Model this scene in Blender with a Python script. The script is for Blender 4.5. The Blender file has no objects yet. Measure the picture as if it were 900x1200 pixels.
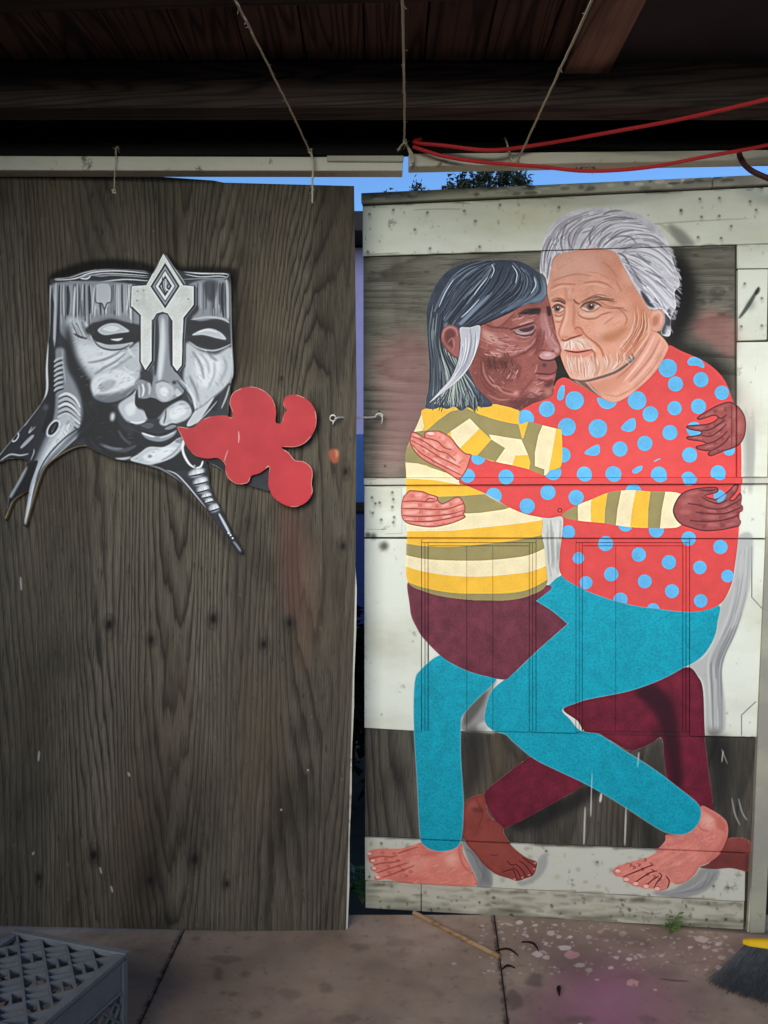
import bpy, bmesh, math, random
import numpy as np
from mathutils import Vector, Matrix
from mathutils.geometry import tessellate_polygon
R_ = math.radians
SC = bpy.context.scene; COL = SC.collection
# ---------------------------------------------------------------- camera
EYE, FPX = 1.36, 950.0                          # eye height; focal length in pixels of the 900 x 1200 photograph
cam = bpy.data.cameras.new('camera'); cam.sensor_fit = 'VERTICAL'; cam.sensor_height = 36; cam.lens = 36*FPX/1200
cam.clip_start = .05; cam.clip_end = 800
co = bpy.data.objects.new('camera', cam); COL.objects.link(co); co.location = (0, 0, EYE); co.rotation_euler = (R_(90), 0, 0); SC.camera = co
# ---------------------------------------------------------------- sky and sun: low soft light from behind the viewer, through the open side of the shed
SUN_EL, SUN_AZ = 18., 20.            # elevation; degrees to the left of straight behind the viewer
w = bpy.data.worlds.new('World'); SC.world = w; w.use_nodes = True
nt = w.node_tree; sky = nt.nodes.new('ShaderNodeTexSky'); sky.sky_type = 'NISHITA'; sky.sun_disc = False
sky.sun_elevation = R_(SUN_EL); sky.sun_rotation = R_(180+SUN_AZ); sky.air_density = 1.0; sky.dust_density = .1; sky.ozone_density = 6.0
bg = nt.nodes['Background']; bg.inputs['Strength'].default_value = .085; nt.links.new(sky.outputs[0], bg.inputs[0])
sl = bpy.data.lights.new('sun', 'SUN'); sl.energy = 1.5; sl.angle = R_(45); sl.color = (1, .96, .89)
so = bpy.data.objects.new('sun', sl); COL.objects.link(so); so.rotation_euler = (R_(90-SUN_EL), 0, R_(-SUN_AZ)); so.location = (0, -6, 6)
vs = SC.view_settings; vs.view_transform = 'Standard'; vs.look = 'None'; vs.gamma = 1; vs.exposure = 1.22; vs.use_curve_mapping = False
SC.cycles.max_bounces = 6; SC.cycles.use_denoising = True
# ---------------------------------------------------------------- painting engine (numpy brush strokes on a board's own plane)
def P(s):
    return [tuple(float(v) for v in t.split(',')) for t in s.split()]
def catmull(pts, closed, n=6):
    p = np.array(pts, float); m = len(p)
    if m < 3: return p
    out = []
    for i in range(m if closed else m-1):
        if closed: a, b, c, d = p[(i-1) % m], p[i], p[(i+1) % m], p[(i+2) % m]
        else: a, b, c, d = p[max(i-1, 0)], p[i], p[i+1], p[min(i+2, m-1)]
        for k in range(n):
            t = k/n
            out.append(.5*((2*b)+(c-a)*t+(2*a-5*b+4*c-d)*t*t+(3*b-a-3*c+d)*t**3))
    if not closed: out.append(p[-1])
    return np.array(out)
def box1(a, r, ax):
    if r < 1: return a
    pad = [(0, 0)]*a.ndim; pad[ax] = (r+1, r)
    c = np.cumsum(np.pad(a, pad, mode='edge'), axis=ax, dtype=np.float64)
    n = a.shape[ax]; s1 = [slice(None)]*a.ndim; s0 = [slice(None)]*a.ndim
    s1[ax] = slice(2*r+1, 2*r+1+n); s0[ax] = slice(0, n)
    return ((c[tuple(s1)]-c[tuple(s0)])/(2*r+1)).astype(np.float32)
def blur(a, s):
    r = int(round(s*.9))
    for _ in range(3 if s > 2 else 2):
        a = box1(box1(a, max(r, 1), 0), max(r, 1), 1)
    return a
class Canvas:
    def __init__(self, W, H, T, k, seed=1):
        self.W, self.H, self.T, self.k = W, H, T, k        # T: traced points -> canvas pixels, k: canvas pixels per traced unit
        self.rgb = np.zeros((H, W, 3), np.float32); self.a = np.zeros((H, W), np.float32)
        self.rng = np.random.default_rng(seed)
        n = self.rng.random((H//4+2, W//4+2)).astype(np.float32)
        n = blur(n, 2); n = (n-n.mean())/(n.std()+1e-6)
        self.noise = np.repeat(np.repeat(n, 4, 0), 4, 1)[:H, :W]
        f = self.rng.random((H, W)).astype(np.float32); f = blur(f, 1); self.fine = (f-f.mean())/f.std()
    def cover(self, q, soft=0.):
        # antialiased coverage of polygon q (canvas pixels): returns (y0, x0, mask)
        m = int(soft*3)+3
        x0 = max(int(q[:, 0].min())-m, 0); x1 = min(int(q[:, 0].max())+m+1, self.W)
        y0 = max(int(q[:, 1].min())-m, 0); y1 = min(int(q[:, 1].max())+m+1, self.H)
        if x1-x0 < 1 or y1-y0 < 1: return None
        w, h = x1-x0, y1-y0; S = 3
        acc = np.zeros(h*S*(w+2), np.float32)
        a = q-np.array([x0, y0]); b = np.roll(a, -1, 0)
        ay, by = a[:, 1]*S-.5, b[:, 1]*S-.5
        idx, val = [], []
        for i in range(len(a)):
            lo, hi = (ay[i], by[i]) if ay[i] < by[i] else (by[i], ay[i])
            r0, r1 = max(int(np.ceil(lo)), 0), min(int(np.ceil(hi)), h*S)
            if r1 <= r0: continue
            r = np.arange(r0, r1)
            x = a[i, 0]+(b[i, 0]-a[i, 0])*(r-ay[i])/(by[i]-ay[i]); x = np.clip(x, 0, w)
            d = 1. if by[i] > ay[i] else -1.
            xi = x.astype(int); fr = x-xi
            idx.append(r*(w+2)+xi); val.append(d*(1-fr)); idx.append(r*(w+2)+xi+1); val.append(d*fr)
        if not idx: return None
        acc = np.bincount(np.concatenate(idx), weights=np.concatenate(val), minlength=h*S*(w+2)).reshape(h*S, w+2)
        c = np.clip(np.abs(np.cumsum(acc, 1)), 0, 1)[:, :w].reshape(h, S, w).mean(1).astype(np.float32)
        if soft > .4: c = blur(c, soft)
        return y0, x0, c
    def put(self, r, col, a=1., clip=None, tex=0.):
        if r is None: return
        y0, x0, c = r; h, w = c.shape; s = (slice(y0, y0+h), slice(x0, x0+w))
        m = c*a
        if clip is not None: m = m*clip[s]
        col = np.array(col, np.float32)/255.
        C = col[None, None, :]
        if tex: C = np.clip(C*(1+tex*self.noise[s][..., None]+tex*.6*self.fine[s][..., None]), 0, 1)
        A = self.a[s]; oa = m+A*(1-m)
        self.rgb[s] = (C*m[..., None]+self.rgb[s]*(A*(1-m))[..., None])/np.maximum(oa, 1e-5)[..., None]
        self.a[s] = oa
    def q(self, pts): return np.array(self.T(np.array(pts, float)))
    def fill(self, pts, col, a=1., soft=0., smooth=True, clip=None, tex=0.):
        if isinstance(pts, str): pts = P(pts)
        if smooth: pts = catmull(pts, True, 5)
        self.put(self.cover(self.q(pts), soft*self.k), col, a, clip, tex)
    def mask(self, pts, smooth=True):
        if isinstance(pts, str): pts = P(pts)
        if smooth: pts = catmull(pts, True, 5)
        M = np.zeros((self.H, self.W), np.float32); r = self.cover(self.q(pts))
        if r: y, x, c = r; M[y:y+c.shape[0], x:x+c.shape[1]] = c
        return M
    def line(self, pts, w, col, a=1., soft=0., clip=None, taper=1., smooth=True):
        if isinstance(pts, str): pts = P(pts)
        p = catmull(pts, False, 5) if smooth and len(pts) > 2 else np.array(pts, float)
        p = self.q(p); n = len(p)
        t = np.gradient(p, axis=0); t /= np.maximum(np.linalg.norm(t, axis=1), 1e-6)[:, None]
        nn = np.stack([-t[:, 1], t[:, 0]], 1); s = np.linspace(0, 1, n)
        wd = w*self.k*.5*((1-taper)+taper*np.sqrt(np.clip(1-(2*s-1)**2, 0, 1)))+.25
        self.put(self.cover(np.concatenate([p+nn*wd[:, None], (p-nn*wd[:, None])[::-1]]), soft*self.k), col, a, clip)
    def blob(self, x, y, rx, ry, rot, col, a=1., clip=None, soft=.5):
        t = np.linspace(0, 2*np.pi, 25)[:-1]; c, s = math.cos(math.radians(rot)), math.sin(math.radians(rot))
        X, Y = rx*np.cos(t), ry*np.sin(t)
        self.put(self.cover(self.q(np.stack([x+X*c-Y*s, y+X*s+Y*c], 1)), soft*min(rx, ry)*self.k), col, a, clip)
    def dot(self, x, y, r, col, clip=None, ry=None):
        self.blob(x, y, r, ry or r, 0, col, 1, clip, 0)
    def edge(self, M, w, col, a):
        # paint worked darker towards the rim of a shape
        ys, xs = np.where(M > .5)
        if len(ys) == 0: return
        m = int(w*self.k*3)+2
        y0, y1, x0, x1 = max(ys.min()-m, 0), ys.max()+m, max(xs.min()-m, 0), xs.max()+m
        c = M[y0:y1, x0:x1]; e = c*np.clip(1.6*(1-blur(c, w*self.k))-.1, 0, 1)
        self.put((y0, x0, e), col, a)
    def hairs(self, A, B, n, cols, w=(.6, 1.6), a=(.5, .95), jit=1.2, clip=None, t0=0., t1=1., soft=0.):
        if isinstance(A, str): A = P(A)
        if isinstance(B, str): B = P(B)
        A = catmull(A, False, 8); B = catmull(B, False, 8); u = np.linspace(0, 1, 14)
        rs = lambda Q: np.stack([np.interp(u, np.linspace(0, 1, len(Q)), Q[:, i]) for i in (0, 1)], 1)
        A, B = rs(A), rs(B); R = self.rng
        for _ in range(n):
            f = R.random(); L = A*(1-f)+B*f
            s0 = R.uniform(t0, t0+.55*(t1-t0)); s1 = min(s0+R.uniform(.25, .8)*(t1-t0), t1)
            v = np.linspace(s0, s1, 7)
            p = np.stack([np.interp(v, u, L[:, i]) for i in (0, 1)], 1)+R.normal(0, jit*.5, 2)+R.normal(0, jit*.12, (7, 2))
            self.line(p, R.uniform(*w), cols[R.integers(len(cols))], R.uniform(*a), soft, clip)
    def dabs(self, M, n, cols, L=(3, 9), w=(.5, 1.4), ang=0., spread=30., a=(.2, .5), soft=.3):
        # short brush marks scattered inside mask M
        ys, xs = np.where(M[::3, ::3] > .6); R = self.rng
        if len(ys) == 0: return
        for _ in range(n):
            i = R.integers(len(ys)); t = math.radians(ang+R.normal(0, spread)); l = R.uniform(*L)*self.k*.5
            x, y = xs[i]*3., ys[i]*3.; dx, dy = math.cos(t)*l, math.sin(t)*l
            ww = R.uniform(*w)*self.k*.5
            q = np.array([[x-dx, y-dy], [x-dy/l*ww, y+dx/l*ww], [x+dx, y+dy], [x+dy/l*ww, y-dx/l*ww]])
            self.put(self.cover(q, soft*self.k), cols[R.integers(len(cols))], R.uniform(*a), M)
# ---------------------------------------------------------------- the painted couple: outlines traced on the right door
SH = {
'red_sweater': P("609,483 630,470 648,455 653,446 662,442 675,449 690,457 706,465 716,470 726,469 738,463 755,449 770,433 780,415 784,404 799,411 826,423 846,440 857,462 866,500 869,540 867,600 865,630 860,670 855,690 842,709 812,717 773,714 735,708 705,699 683,690 658,674 656,650 659,625 659,606 645,607 633,606 615,602 596,594 570,579 547,569 538,563 552,532 582,541 609,520"),
'striped_sweater': P("497,479 528,476 560,474 592,474 609,482 611,498 622,545 600,552 575,553 548,562 570,580 598,595 618,603 635,607 635,626 638,642 640,663 640,686 621,698 600,703 577,704 549,703 518,699 497,693 478,682 476,650 477,623 476,600 476,560 475,541 476,528 482,512 488,499 493,487"),
'striped_sleeve': P("528,505 547,489 562,486 582,492 608,497 619,494 636,498 652,502 658,504 658,545 645,551 638,557 620,550 600,545 581,541 560,534 549,532 538,526"),
'striped_forearm': P("659,604 677,592 694,585 714,577 738,574.5 762,576 798,579 800,600 797,616 778,619 743,618 722,615.5 709,613 678,610"),
'maroon_skirt': P("478,682 497,693 518,699 549,703 577,704 600,703 621,698 640,686 646,690 628.4,703.6 628,704 628.4,704.3 647,716 664.5,730.7 665,731 664.5,731.4 633,759 621,771 600,791 591,797 570,793 549,787 530,778 514,767 496,748 487,733 482,722 480,708"),
'teal_trousers': P("658,674 683,690 705,699 735,708 773,714 812,717 842,709 841,728 837,747 824,768 803,782 775,797 739,810 700,818 682,822 659,831 668,843 677,854 686,859 702,861 711,866 735,882 767,902 796,924 817,941 822,953 817,968 803,978 785,977 771,971 746,955 718,937 682,917 650,902 625,889 600,868 593,861 579,857 570,850 568,838 575,812 591,797 610,782 633,759 664.5,731.4 665,731 664.5,730.7 647,716 628.4,704.3 628,704 628.4,703.6"),
'teal_leg': P("516,768 530,778 549,787 570,793 582,797 559,820 543,838 540,850 540,890 543,940 541,978 536,992 521,997 508,996 497,990 492,978 489,920 485,850 486,800 494,784"),
'crimson_leg': P("660,831 682,822 739,810 775,797 805,782 818,793 824,810 826,860 831,905 836,952 820,950 796,926 784,916 779,895 776,866 765,871 752,877 738,880 711,866 686,858 677,845"),
'crimson_shin': P("625,887 650,902 684,917 657,937 593,971 583,966 571,946 568,930 586,913"),
'foot_coral': P("430,1000 435,996 447,994 469,994 484,990 496,987 508,992 535,991 541,988 543,1000 552,1017 558,1030 557,1037 537,1038 493,1036 469,1033 452,1030 441,1031.5 438,1028 443,1024 436,1020 434,1016 438,1014 433,1010 432,1006"),
'foot_brown': P("545,941 556,933 567,932 570,945 575,958 589,969 591,978 601,992 616,1004 628,1009 629,1015 625,1025 616,1029 606,1032 596,1029 581,1024 567,1013 557,1000 545,985 543,960"),
'foot_coral_large': P("781,979 793,979 810,975 820,962 822,945 835,950 848,959 853,967 853,980 846,997 833,1009 820,1015 814,1024 803,1033 793,1036 786.5,1034 782,1041 770,1044 765,1041 755,1041 749,1039 742,1038 736,1034 730.6,1033 729,1028 721,1026 718,1021 723,1015 742,1009 761,1003 772,995 780,986"),
'heel_brown': P("848,985 879,986 879,1021 870,1020 856,1017 838,1018 820,1016 833,1009"),
'hand_coral': P("482,507 486,506.5 493,510 498,513 497,508 501,505.5 513,505 521,508 529.5,514 537,524 545,531 552,533 550,540 548,547 545,553 538,562 530.6,558 516.6,549 506,544 494,537 486,529 482,522 480.5,515"),
'hand_coral_flat': P("479,575.6 483,575 495,576 502.5,579 512,582 513,586 518,590 526,587 533,583 539,583 543.6,590 545,598 543,602 545,606 535,611 522,615 506,617.5 489.5,616 477.6,613 472,608 470.5,600 471,590 473,583"),
'hand_brown': P("818,489 827,483 841,475 854,471 861,473 869,481 873.5,492 873,508 868,519 859,525 846.6,529 834,534 830,531.5 833,528.5 827,528 818,526 817,523 828,520 822.5,517 808,515 805.5,512 815,510.5 822,508.5 822,505.5 811,503.5 806,501.5 806,499 815,498 828,497 837,494 842,489 837,486.5 827,489.5 820,491.5"),
'hand_brown_flat': P("789,596 795.6,582 805.5,575 820,572 837,571 841,573 839.5,577 826,581 837,585 845,582 854,575 861,568 865,569 862,577 855,585 860,586 865,580 868,578 869,584 868,591 870,593 870,598 865,602 866,608 868,611 866,616 859,618 844,621 825,622 811,618.7 798,614 791,606"),
'grey_hair': P("499.6,375 500,360 506,342 516,325 530,313 548,306.5 574,304.5 602,304.5 618,309 634,321 640,333 640,346 636,353 628,355 614,357 598,366 576,376 558,383 546,383 539,385 539,400 545,420 552,440 560,455 577,473 568,477 560,476 555,480 548,477 540,481 532,476 524,479 516,477 508,479 498,476 502,455 503,430 501,400"),
'brown_face': P("562,381 580,372 598,364 614,356 630,350 639,344 645,357 648,370 651,385 653,395 656,402 658,411 657,415.5 653,418 650,420 652,425 653,431 651,435 651.6,440 649.6,447 648,452 649,458 646,464 638,468 626,472 616,477 608,480 598,477 585,474 575,471 566,465 556,452 549,438 553,425 559,405"),
'white_hair': P("633,318 634,300 638,280 646,264 660,252 678,246 700,244 725,246 750,252 768,264 778,276 784,288 788,302 794,320 797,334 791,342 793,358 787,372 786,392 778,393 775,388 779,374 776,362 762,362 754,350 742,332 730,310 721,295 700,291 670,294 650,300 646,314 642,334 640,326 636,320"),
'pink_face': P("646,312 652,299 670,293 700,291 722,294 731,311 742,331 754,349 764,364 769,362 777,364 779,374 775,387 768,388 762,395 752,408 742,421 722,435 702,442 683,446 671,444 664,435 658,420 657,414 658,410 656,402 653,394 651,384 648,369 645,356 642,345 642,330"),
'neck': P("672,444 690,445 720,436 744,420 762,392 770,389 783,403 781,414 770,433 755,449 738,463 726,470 716,471 706,466 690,457"),
}
RED, BLUE, YEL, OLV, CRM = (226, 76, 72), (98, 180, 224), (248, 190, 58), (158, 143, 90), (245, 226, 178)
TEAL, MAR, CRI = (4, 160, 178), (112, 50, 62), (112, 28, 46)
def flesh_hand(C, key, base, lite, dark, lines, knuck, high):
    ang = {'hand_coral': 33, 'hand_brown': -22}.get(key, 2)
    M = C.mask(SH[key]); C.fill(SH[key], base, tex=.02)
    for (x, y, rx, ry, rot) in high: C.blob(x, y, rx, ry, rot, lite, .75, M)
    C.edge(M, 1.6, dark, .75)
    C.dabs(M, 110, [lite, tuple(min(255, v*1.06) for v in lite), dark, base, dark], (3, 9), (.5, 1.3), ang, 16, (.2, .5), .2)
    for l in lines: C.line(l, 1.5, dark, .55, .4, M, .6); C.line(l, .7, tuple(v*.75 for v in dark), .8, 0, M, .6)
    for (x, y, ang, n, L) in knuck:
        t = math.radians(ang)
        for i in range(n):
            o = (i-(n-1)/2)*1.3
            cx, cy = x+o*math.cos(t), y+o*math.sin(t); dx, dy = -math.sin(t)*L*.5, math.cos(t)*L*.5
            C.line([(cx-dx, cy-dy), (cx+.5, cy), (cx+dx, cy+dy)], .6, dark, .45, .1, M)
    p = catmull(SH[key], True, 5); C.line(list(map(tuple, p))+[tuple(p[0])], .9, tuple(v*.8 for v in dark), .8, 0, None, 0, False)
    return M
def paint_mural(C):
    R = C.rng
    # --- sprayed tints and grey shadow brushwork round the figures
    C.fill("436,420 470,390 505,400 500,480 484,505 478,548 440,552 450,480", (190, 128, 124), .35, 11)
    C.fill("470,470 500,440 500,480 484,510 476,530", (150, 115, 112), .5, 5)
    C.fill("800,372 830,362 862,376 862,415 845,412 815,392", (180, 112, 106), .5, 6)
    C.fill("783,262 800,270 812,282 815,286 800,288 788,275", (120, 116, 104), .8, 2)
    for i in range(5): C.line([(770+i*5, 262+i*4), (795+i*2, 272+i*4), (806+i*2, 286)], 2.4, (150, 146, 132), .5, .5)
    C.fill("788,290 806,300 818,325 822,352 812,380 800,398 830,408 852,432 862,456 862,480 850,455 830,432 800,416 780,408 776,392 790,360", (38, 36, 34), .92, 6)
    C.fill("792,300 808,320 812,350 800,385 788,392 792,350", (34, 32, 31), .9, 4)
    C.fill("866,440 884,470 884,520 872,540 868,500 860,470", (190, 150, 140), .35, 6)
    for i in range(16):
        o = R.uniform(0, 16); C.line([(869+o, 475+R.uniform(0, 30)), (872+o*.8, 530), (870+o*.8, 565+R.uniform(-10, 20))], R.uniform(2, 5), (168, 166, 156), .35, 1.2)
    band = "864,630 882,628 880,680 872,712 862,742 850,768 846,790 850,830 848,856 828,858 826,820 822,797 806,782 826,768 838,745 843,712 856,690 861,665"
    C.fill(band, (178, 176, 170), .85, 1.2)
    bm = C.mask(band)
    C.hairs("866,632 860,690 848,735 832,770 832,800 834,856", "880,632 876,690 862,740 846,775 845,810 846,856", 70, [(150, 148, 144), (200, 198, 190), (128, 126, 124), (214, 212, 202)], (1., 3.4), (.25, .6), 1.5, bm, soft=.6)
    # gap between the sweaters, shadows between legs and by the feet
    C.fill("634,606 660,604 659,640 656,672 641,688 640,660 637,632", (206, 204, 192), 1, .6)
    C.hairs("637,608 640,640 642,684", "657,608 656,640 654,672", 34, [(170, 168, 158), (228, 226, 214), (140, 138, 130)], (1, 3), (.3, .6), 1, None, soft=.5)
    C.fill("541,856 545,834 560,820 582,797 576,812 569,836 571,852 566,858", (150, 148, 142), 1, .8)
    C.fill("543,850 549,828 570,808 566,826 552,846", (84, 78, 68), .8, 2)
    C.fill("560,850 572,846 580,858 560,858", (214, 212, 200), .8, 1.5)
    C.fill("541,862 566,858 566,900 556,925 546,935 543,900", (38, 36, 34), .8, 6)
    C.fill("600,964 660,935 690,918 706,926 690,940 640,968 605,975", (30, 28, 27), .85, 4)
    C.fill("826,862 850,862 858,890 850,940 838,952 832,905", (34, 32, 30), .85, 6)
    C.fill("760,880 776,868 778,900 784,918 760,900", (60, 54, 48), .8, 3)
    C.fill("660,832 668,836 676,842 678,853 672,850", (220, 216, 204), 1, .4, False)
    sh = [((540, 984), (556, 1002), (568, 1020), (570, 1039)), ((628, 1008), (640, 1000), (630, 1022), (612, 1036)), ((836, 1014), (836, 1028), (818, 1044), (780, 1050))]
    C.fill("541,984 552,992 566,1008 576,1022 576,1039 559,1039 558,1028 548,1006", (140, 139, 136), .95, .8)
    C.fill("606,1033 618,1030 628,1020 631,1006 640,1000 641,1014 630,1030 612,1038", (156, 155, 148), .8, 1.2)
    C.fill("765,1045 785,1043 800,1035 815,1025 822,1017 842,1018 840,1030 826,1044 800,1052 775,1050", (150, 149, 144), .9, 1)
    for i in range(26):
        C.line([(548+R.uniform(-4, 8), 994), (562+R.uniform(-3, 8), 1012), (566+R.uniform(-4, 9), 1036)], 1.6, (120, 119, 117), .3, .4)
        C.line([(780+R.uniform(-6, 10), 1047), (815+R.uniform(-6, 8), 1040), (834+R.uniform(-6, 6), 1021)], 1.8, [(118, 117, 114), (190, 188, 180)][i % 2], .3, .4)
    # --- brown heel, crimson legs
    M = C.mask(SH['heel_brown']); C.fill(SH['heel_brown'], (138, 66, 58), tex=.03); C.fill("825,1017 840,1000 879,1002 879,1024 850,1020", (104, 48, 46), .6, 3, clip=M)
    for key in ('crimson_leg', 'crimson_shin'):
        M = C.mask(SH[key]); C.fill(SH[key], CRI, tex=.05); C.edge(M, 5, (70, 16, 30), .45)
        C.dabs(M, 90, [(132, 38, 56), (90, 20, 36)], (10, 26), (1, 4), 20 if key == 'crimson_leg' else -28, 15, (.1, .25), 1)
        if key == 'crimson_leg':
            C.fill("744,812 766,802 790,826 796,862 800,920 786,916 780,880 772,846 758,826", (46, 12, 24), .85, 3.5, clip=M)
            C.fill("770,850 774,866 756,878 736,878 760,868", (60, 14, 26), .5, 3, clip=M)
    # --- brown bare foot
    M = C.mask(SH['foot_brown']); B = (146, 66, 56); D = (88, 34, 32)
    C.fill(SH['foot_brown'], B, tex=.03); C.edge(M, 3, D, .45)
    C.blob(553, 945, 7, 5, -20, (170, 92, 80), .6, M); C.blob(560, 950, 8, 3, 10, D, .5, M)
    C.line("556,933 562,945 566,955 560,970", 1, D, .5, .3, M)
    C.blob(580, 995, 18, 8, 42, (164, 80, 68), .5, M); C.line("573,1001 580,1002 584,1001", 1, D, .7, .2, M)
    for l in ("588,1022 597,1019 602,1020 606,1031", "600,1016 606,1020 611,1030", "604,1012 611,1018 617,1028", "608,1008 616,1014 624,1025", "612,1004 620,1010 628,1016", "594,1008 599,1013 604,1013"):
        C.line(l, 1.1, (70, 26, 26), .9, .1, M, .6)
    for x, y in ((603, 1030), (612, 1028), (620, 1025), (626, 1018), (627, 1011)): C.dot(x, y, 1.7, (186, 118, 104), M, 1.2)
    for l in ("598,1014 602,1012", "605,1009 609,1011", "601,1018 604,1016"): C.line(l, .8, (60, 22, 22), .8, 0, M)
    # --- coral feet
    B, L, D = (228, 132, 112), (244, 172, 152), (158, 68, 58)
    M = C.mask(SH['foot_coral']); C.fill(SH['foot_coral'], B, tex=.02); C.edge(M, 2, D, .5)
    C.blob(529, 1006, 8, 9, 0, (246, 178, 158), .8, M); C.line("538,990 539,1002 544,1015 555,1024", 2.5, (190, 92, 74), .6, .8, M)
    C.blob(505, 1000, 14, 3, -10, (196, 100, 84), .6, M); C.blob(490, 1012, 16, 7, -20, L, .4, M); C.blob(480, 1030, 25, 4, 0, (206, 104, 90), .5, M)
    C.dabs(M, 130, [(246, 180, 160), (196, 98, 84), (250, 194, 176)], (4, 14), (.5, 1.6), -14, 14, (.15, .4), .3)
    for l in ("433,1006 447,1003 458,1004 466,1002", "436,1014 448,1011 460,1010 470,1008", "440,1023 452,1019 464,1015 480,1010", "447,1028 460,1024 470,1020 486,1014", "466,1000 474,997 490,992"):
        C.line(l, 1.3, D, .8, .2, M, .7)
    for x, y in ((433, 1000), (437, 1008), (438.5, 1017), (443, 1027.5)): C.dot(x, y, 2.4, (246, 190, 172), M, 1.7); C.line([(x-2, y+2), (x+2, y+1.7)], .7, D, .8, 0, M)
    for x, y in ((448, 999), (452, 1006.5), (455, 1015), (456, 1022), (462, 1000), (466, 1008), (468, 1015), (472, 1019), (476, 1026), (481, 1021)):
        for i in range(3): C.line([(x+i*1.6-2, y-2), (x+i*1.6-1, y), (x+i*1.6-1.6, y+2)], .6, D, .7, 0, M)
    M = C.mask(SH['foot_coral_large']); C.fill(SH['foot_coral_large'], (226, 134, 116), tex=.02); C.edge(M, 2.4, D, .45)
    C.fill("824,948 836,953 848,962 851,975 840,970 836,960", (196, 98, 84), .7, 1.2, clip=M); C.blob(830, 963, 7, 9, -30, (246, 182, 162), .85, M)
    C.fill("853,975 846,997 833,1009 820,1015 836,1000 846,985", (198, 104, 90), .6, 1.5, clip=M)
    C.line("818,966 822,972 832,975", 2, (196, 100, 84), .6, .7, M); C.line("780,990 792,990 808,982", 2, (206, 112, 96), .5, .8, M)
    for l in ("770,1012 790,1002 812,990", "778,1018 800,1008 820,994", "764,1006 780,999 796,990"): C.line(l, 2.2, (242, 166, 148), .5, .8, M)
    C.dabs(M, 150, [(246, 180, 160), (196, 100, 86), (250, 194, 176)], (4, 14), (.5, 1.6), -32, 14, (.15, .4), .3)
    for l in ("730,1027 745,1021 757,1016 766,1013", "742,1035 752,1028 762,1022 770,1020", "755,1039 764,1031 772,1026", "766,1040 770,1033 775,1026 772,1022", "782,1040 784,1032 780,1026"):
        C.line(l, 1.3, (120, 46, 42), .9, .1, M, .6)
    for x, y in ((724, 1020), (734, 1030), (745, 1035), (757, 1038), (770, 1041)): C.dot(x, y, 3, (246, 186, 168), M, 2.1); C.line([(x-2.5, y-2), (x+1, y-3), (x+3, y-1)], .7, D, .7, 0, M)
    for x, y in ((738, 1013), (742, 1016), (748, 1013), (752, 1018), (755, 1007), (758, 1024), (764, 1020), (766, 1027), (772, 1030), (762, 1012)):
        C.line([(x-1.5, y-2), (x+1, y), (x-.5, y+2.4)], .8, (126, 52, 46), .8, 0, M); C.line([(x+1, y-2), (x+2.6, y), (x+1.5, y+2)], .7, (126, 52, 46), .6, 0, M)
    # --- teal leg and trousers, stippled
    for key in ('teal_leg', 'teal_trousers'):
        M = C.mask(SH[key]); C.fill(SH[key], TEAL, tex=.02)
        ys, xs = np.where(M[::2, ::2] > .9); n = int(len(ys)*4/(C.k**2)*.16)
        if len(ys):
            i = R.integers(0, len(ys), n)
            st = np.zeros((C.H, C.W), np.float32); st[ys[i]*2, xs[i]*2] = 1
            st = np.clip(blur(st, .9)*7, 0, 1); C.put((0, 0, st), (10, 112, 128), .38, M)
            i = R.integers(0, len(ys), n//2)
            st = np.zeros((C.H, C.W), np.float32); st[ys[i]*2, xs[i]*2] = 1
            st = np.clip(blur(st, .9)*7, 0, 1); C.put((0, 0, st), (60, 192, 204), .28, M)
        C.edge(M, 2, (6, 140, 160), .5)
        p = catmull(SH[key], True, 4); C.line(list(map(tuple, p))+[tuple(p[0])], .8, (170, 200, 200), .55, .2, None, 0, False)
    # --- maroon skirt
    M = C.mask(SH['maroon_skirt']); C.fill(SH['maroon_skirt'], MAR, tex=.05); C.dabs(M, 130, [(126, 62, 72), (94, 40, 50)], (8, 30), (1, 4), 85, 25, (.1, .28), 1)
    # --- striped sweater: flat bands
    M = C.mask(SH['striped_sweater']); C.fill(SH['striped_sweater'], YEL, tex=.012)
    def band(s, col, clip=None): C.fill(s, col, 1, 0, False, M if clip is None else clip, .012)
    band("486,484 494,486 497,500 493,507 484,512", CRM)
    band("466,530 478,524 484,506 500,504 514,492 528,482 547,478 563,486 582,493 609,498 612,515 591,512 573,508 562,502 550,490 526,507 520,512 522,560 500,545 466,541", OLV)
    band("466,541 490,543 517,552 545,563 538,568 510,563 466,560", CRM)
    band("466,582 517,582 545,581 568,579 580,575 600,594 591,597 563,601 542,602 515,602 466,602", OLV)
    band("466,601 515,601 542,602 563,601 591,597 602,593 650,607 633,610 605,614 577,617 530,622 466,623", CRM)
    def curve(ys, col): # band between two hem-parallel curves
        xs = [470, 497, 530, 565, 600, 622, 645]
        up = catmull(list(zip(xs, ys[0])), False, 5); dn = catmull(list(zip(xs, ys[1])), False, 5)
        C.fill(np.concatenate([up, dn[::-1]]), col, 1, 0, False, M, .012)
    curve([(636, 640, 641, 638, 634, 630, 625), (649, 655, 657, 657, 654, 650, 639)], OLV)
    curve([(649, 655, 657, 657, 654, 650, 639), (662, 670, 675, 676, 673, 670, 661)], CRM)
    curve([(679, 689, 695, 696, 695, 690, 677), (684, 695, 702, 706, 706, 702, 690)], OLV)
    C.edge(M, 1.2, (170, 130, 60), .3)
    # --- red sweater and its dots
    M = C.mask(SH['red_sweater']); C.fill(SH['red_sweater'], RED, tex=.012)
    C.blob(740, 520, 70, 50, 0, (234, 88, 82), .4, M); C.edge(M, 1.5, (190, 52, 52), .35)
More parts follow.
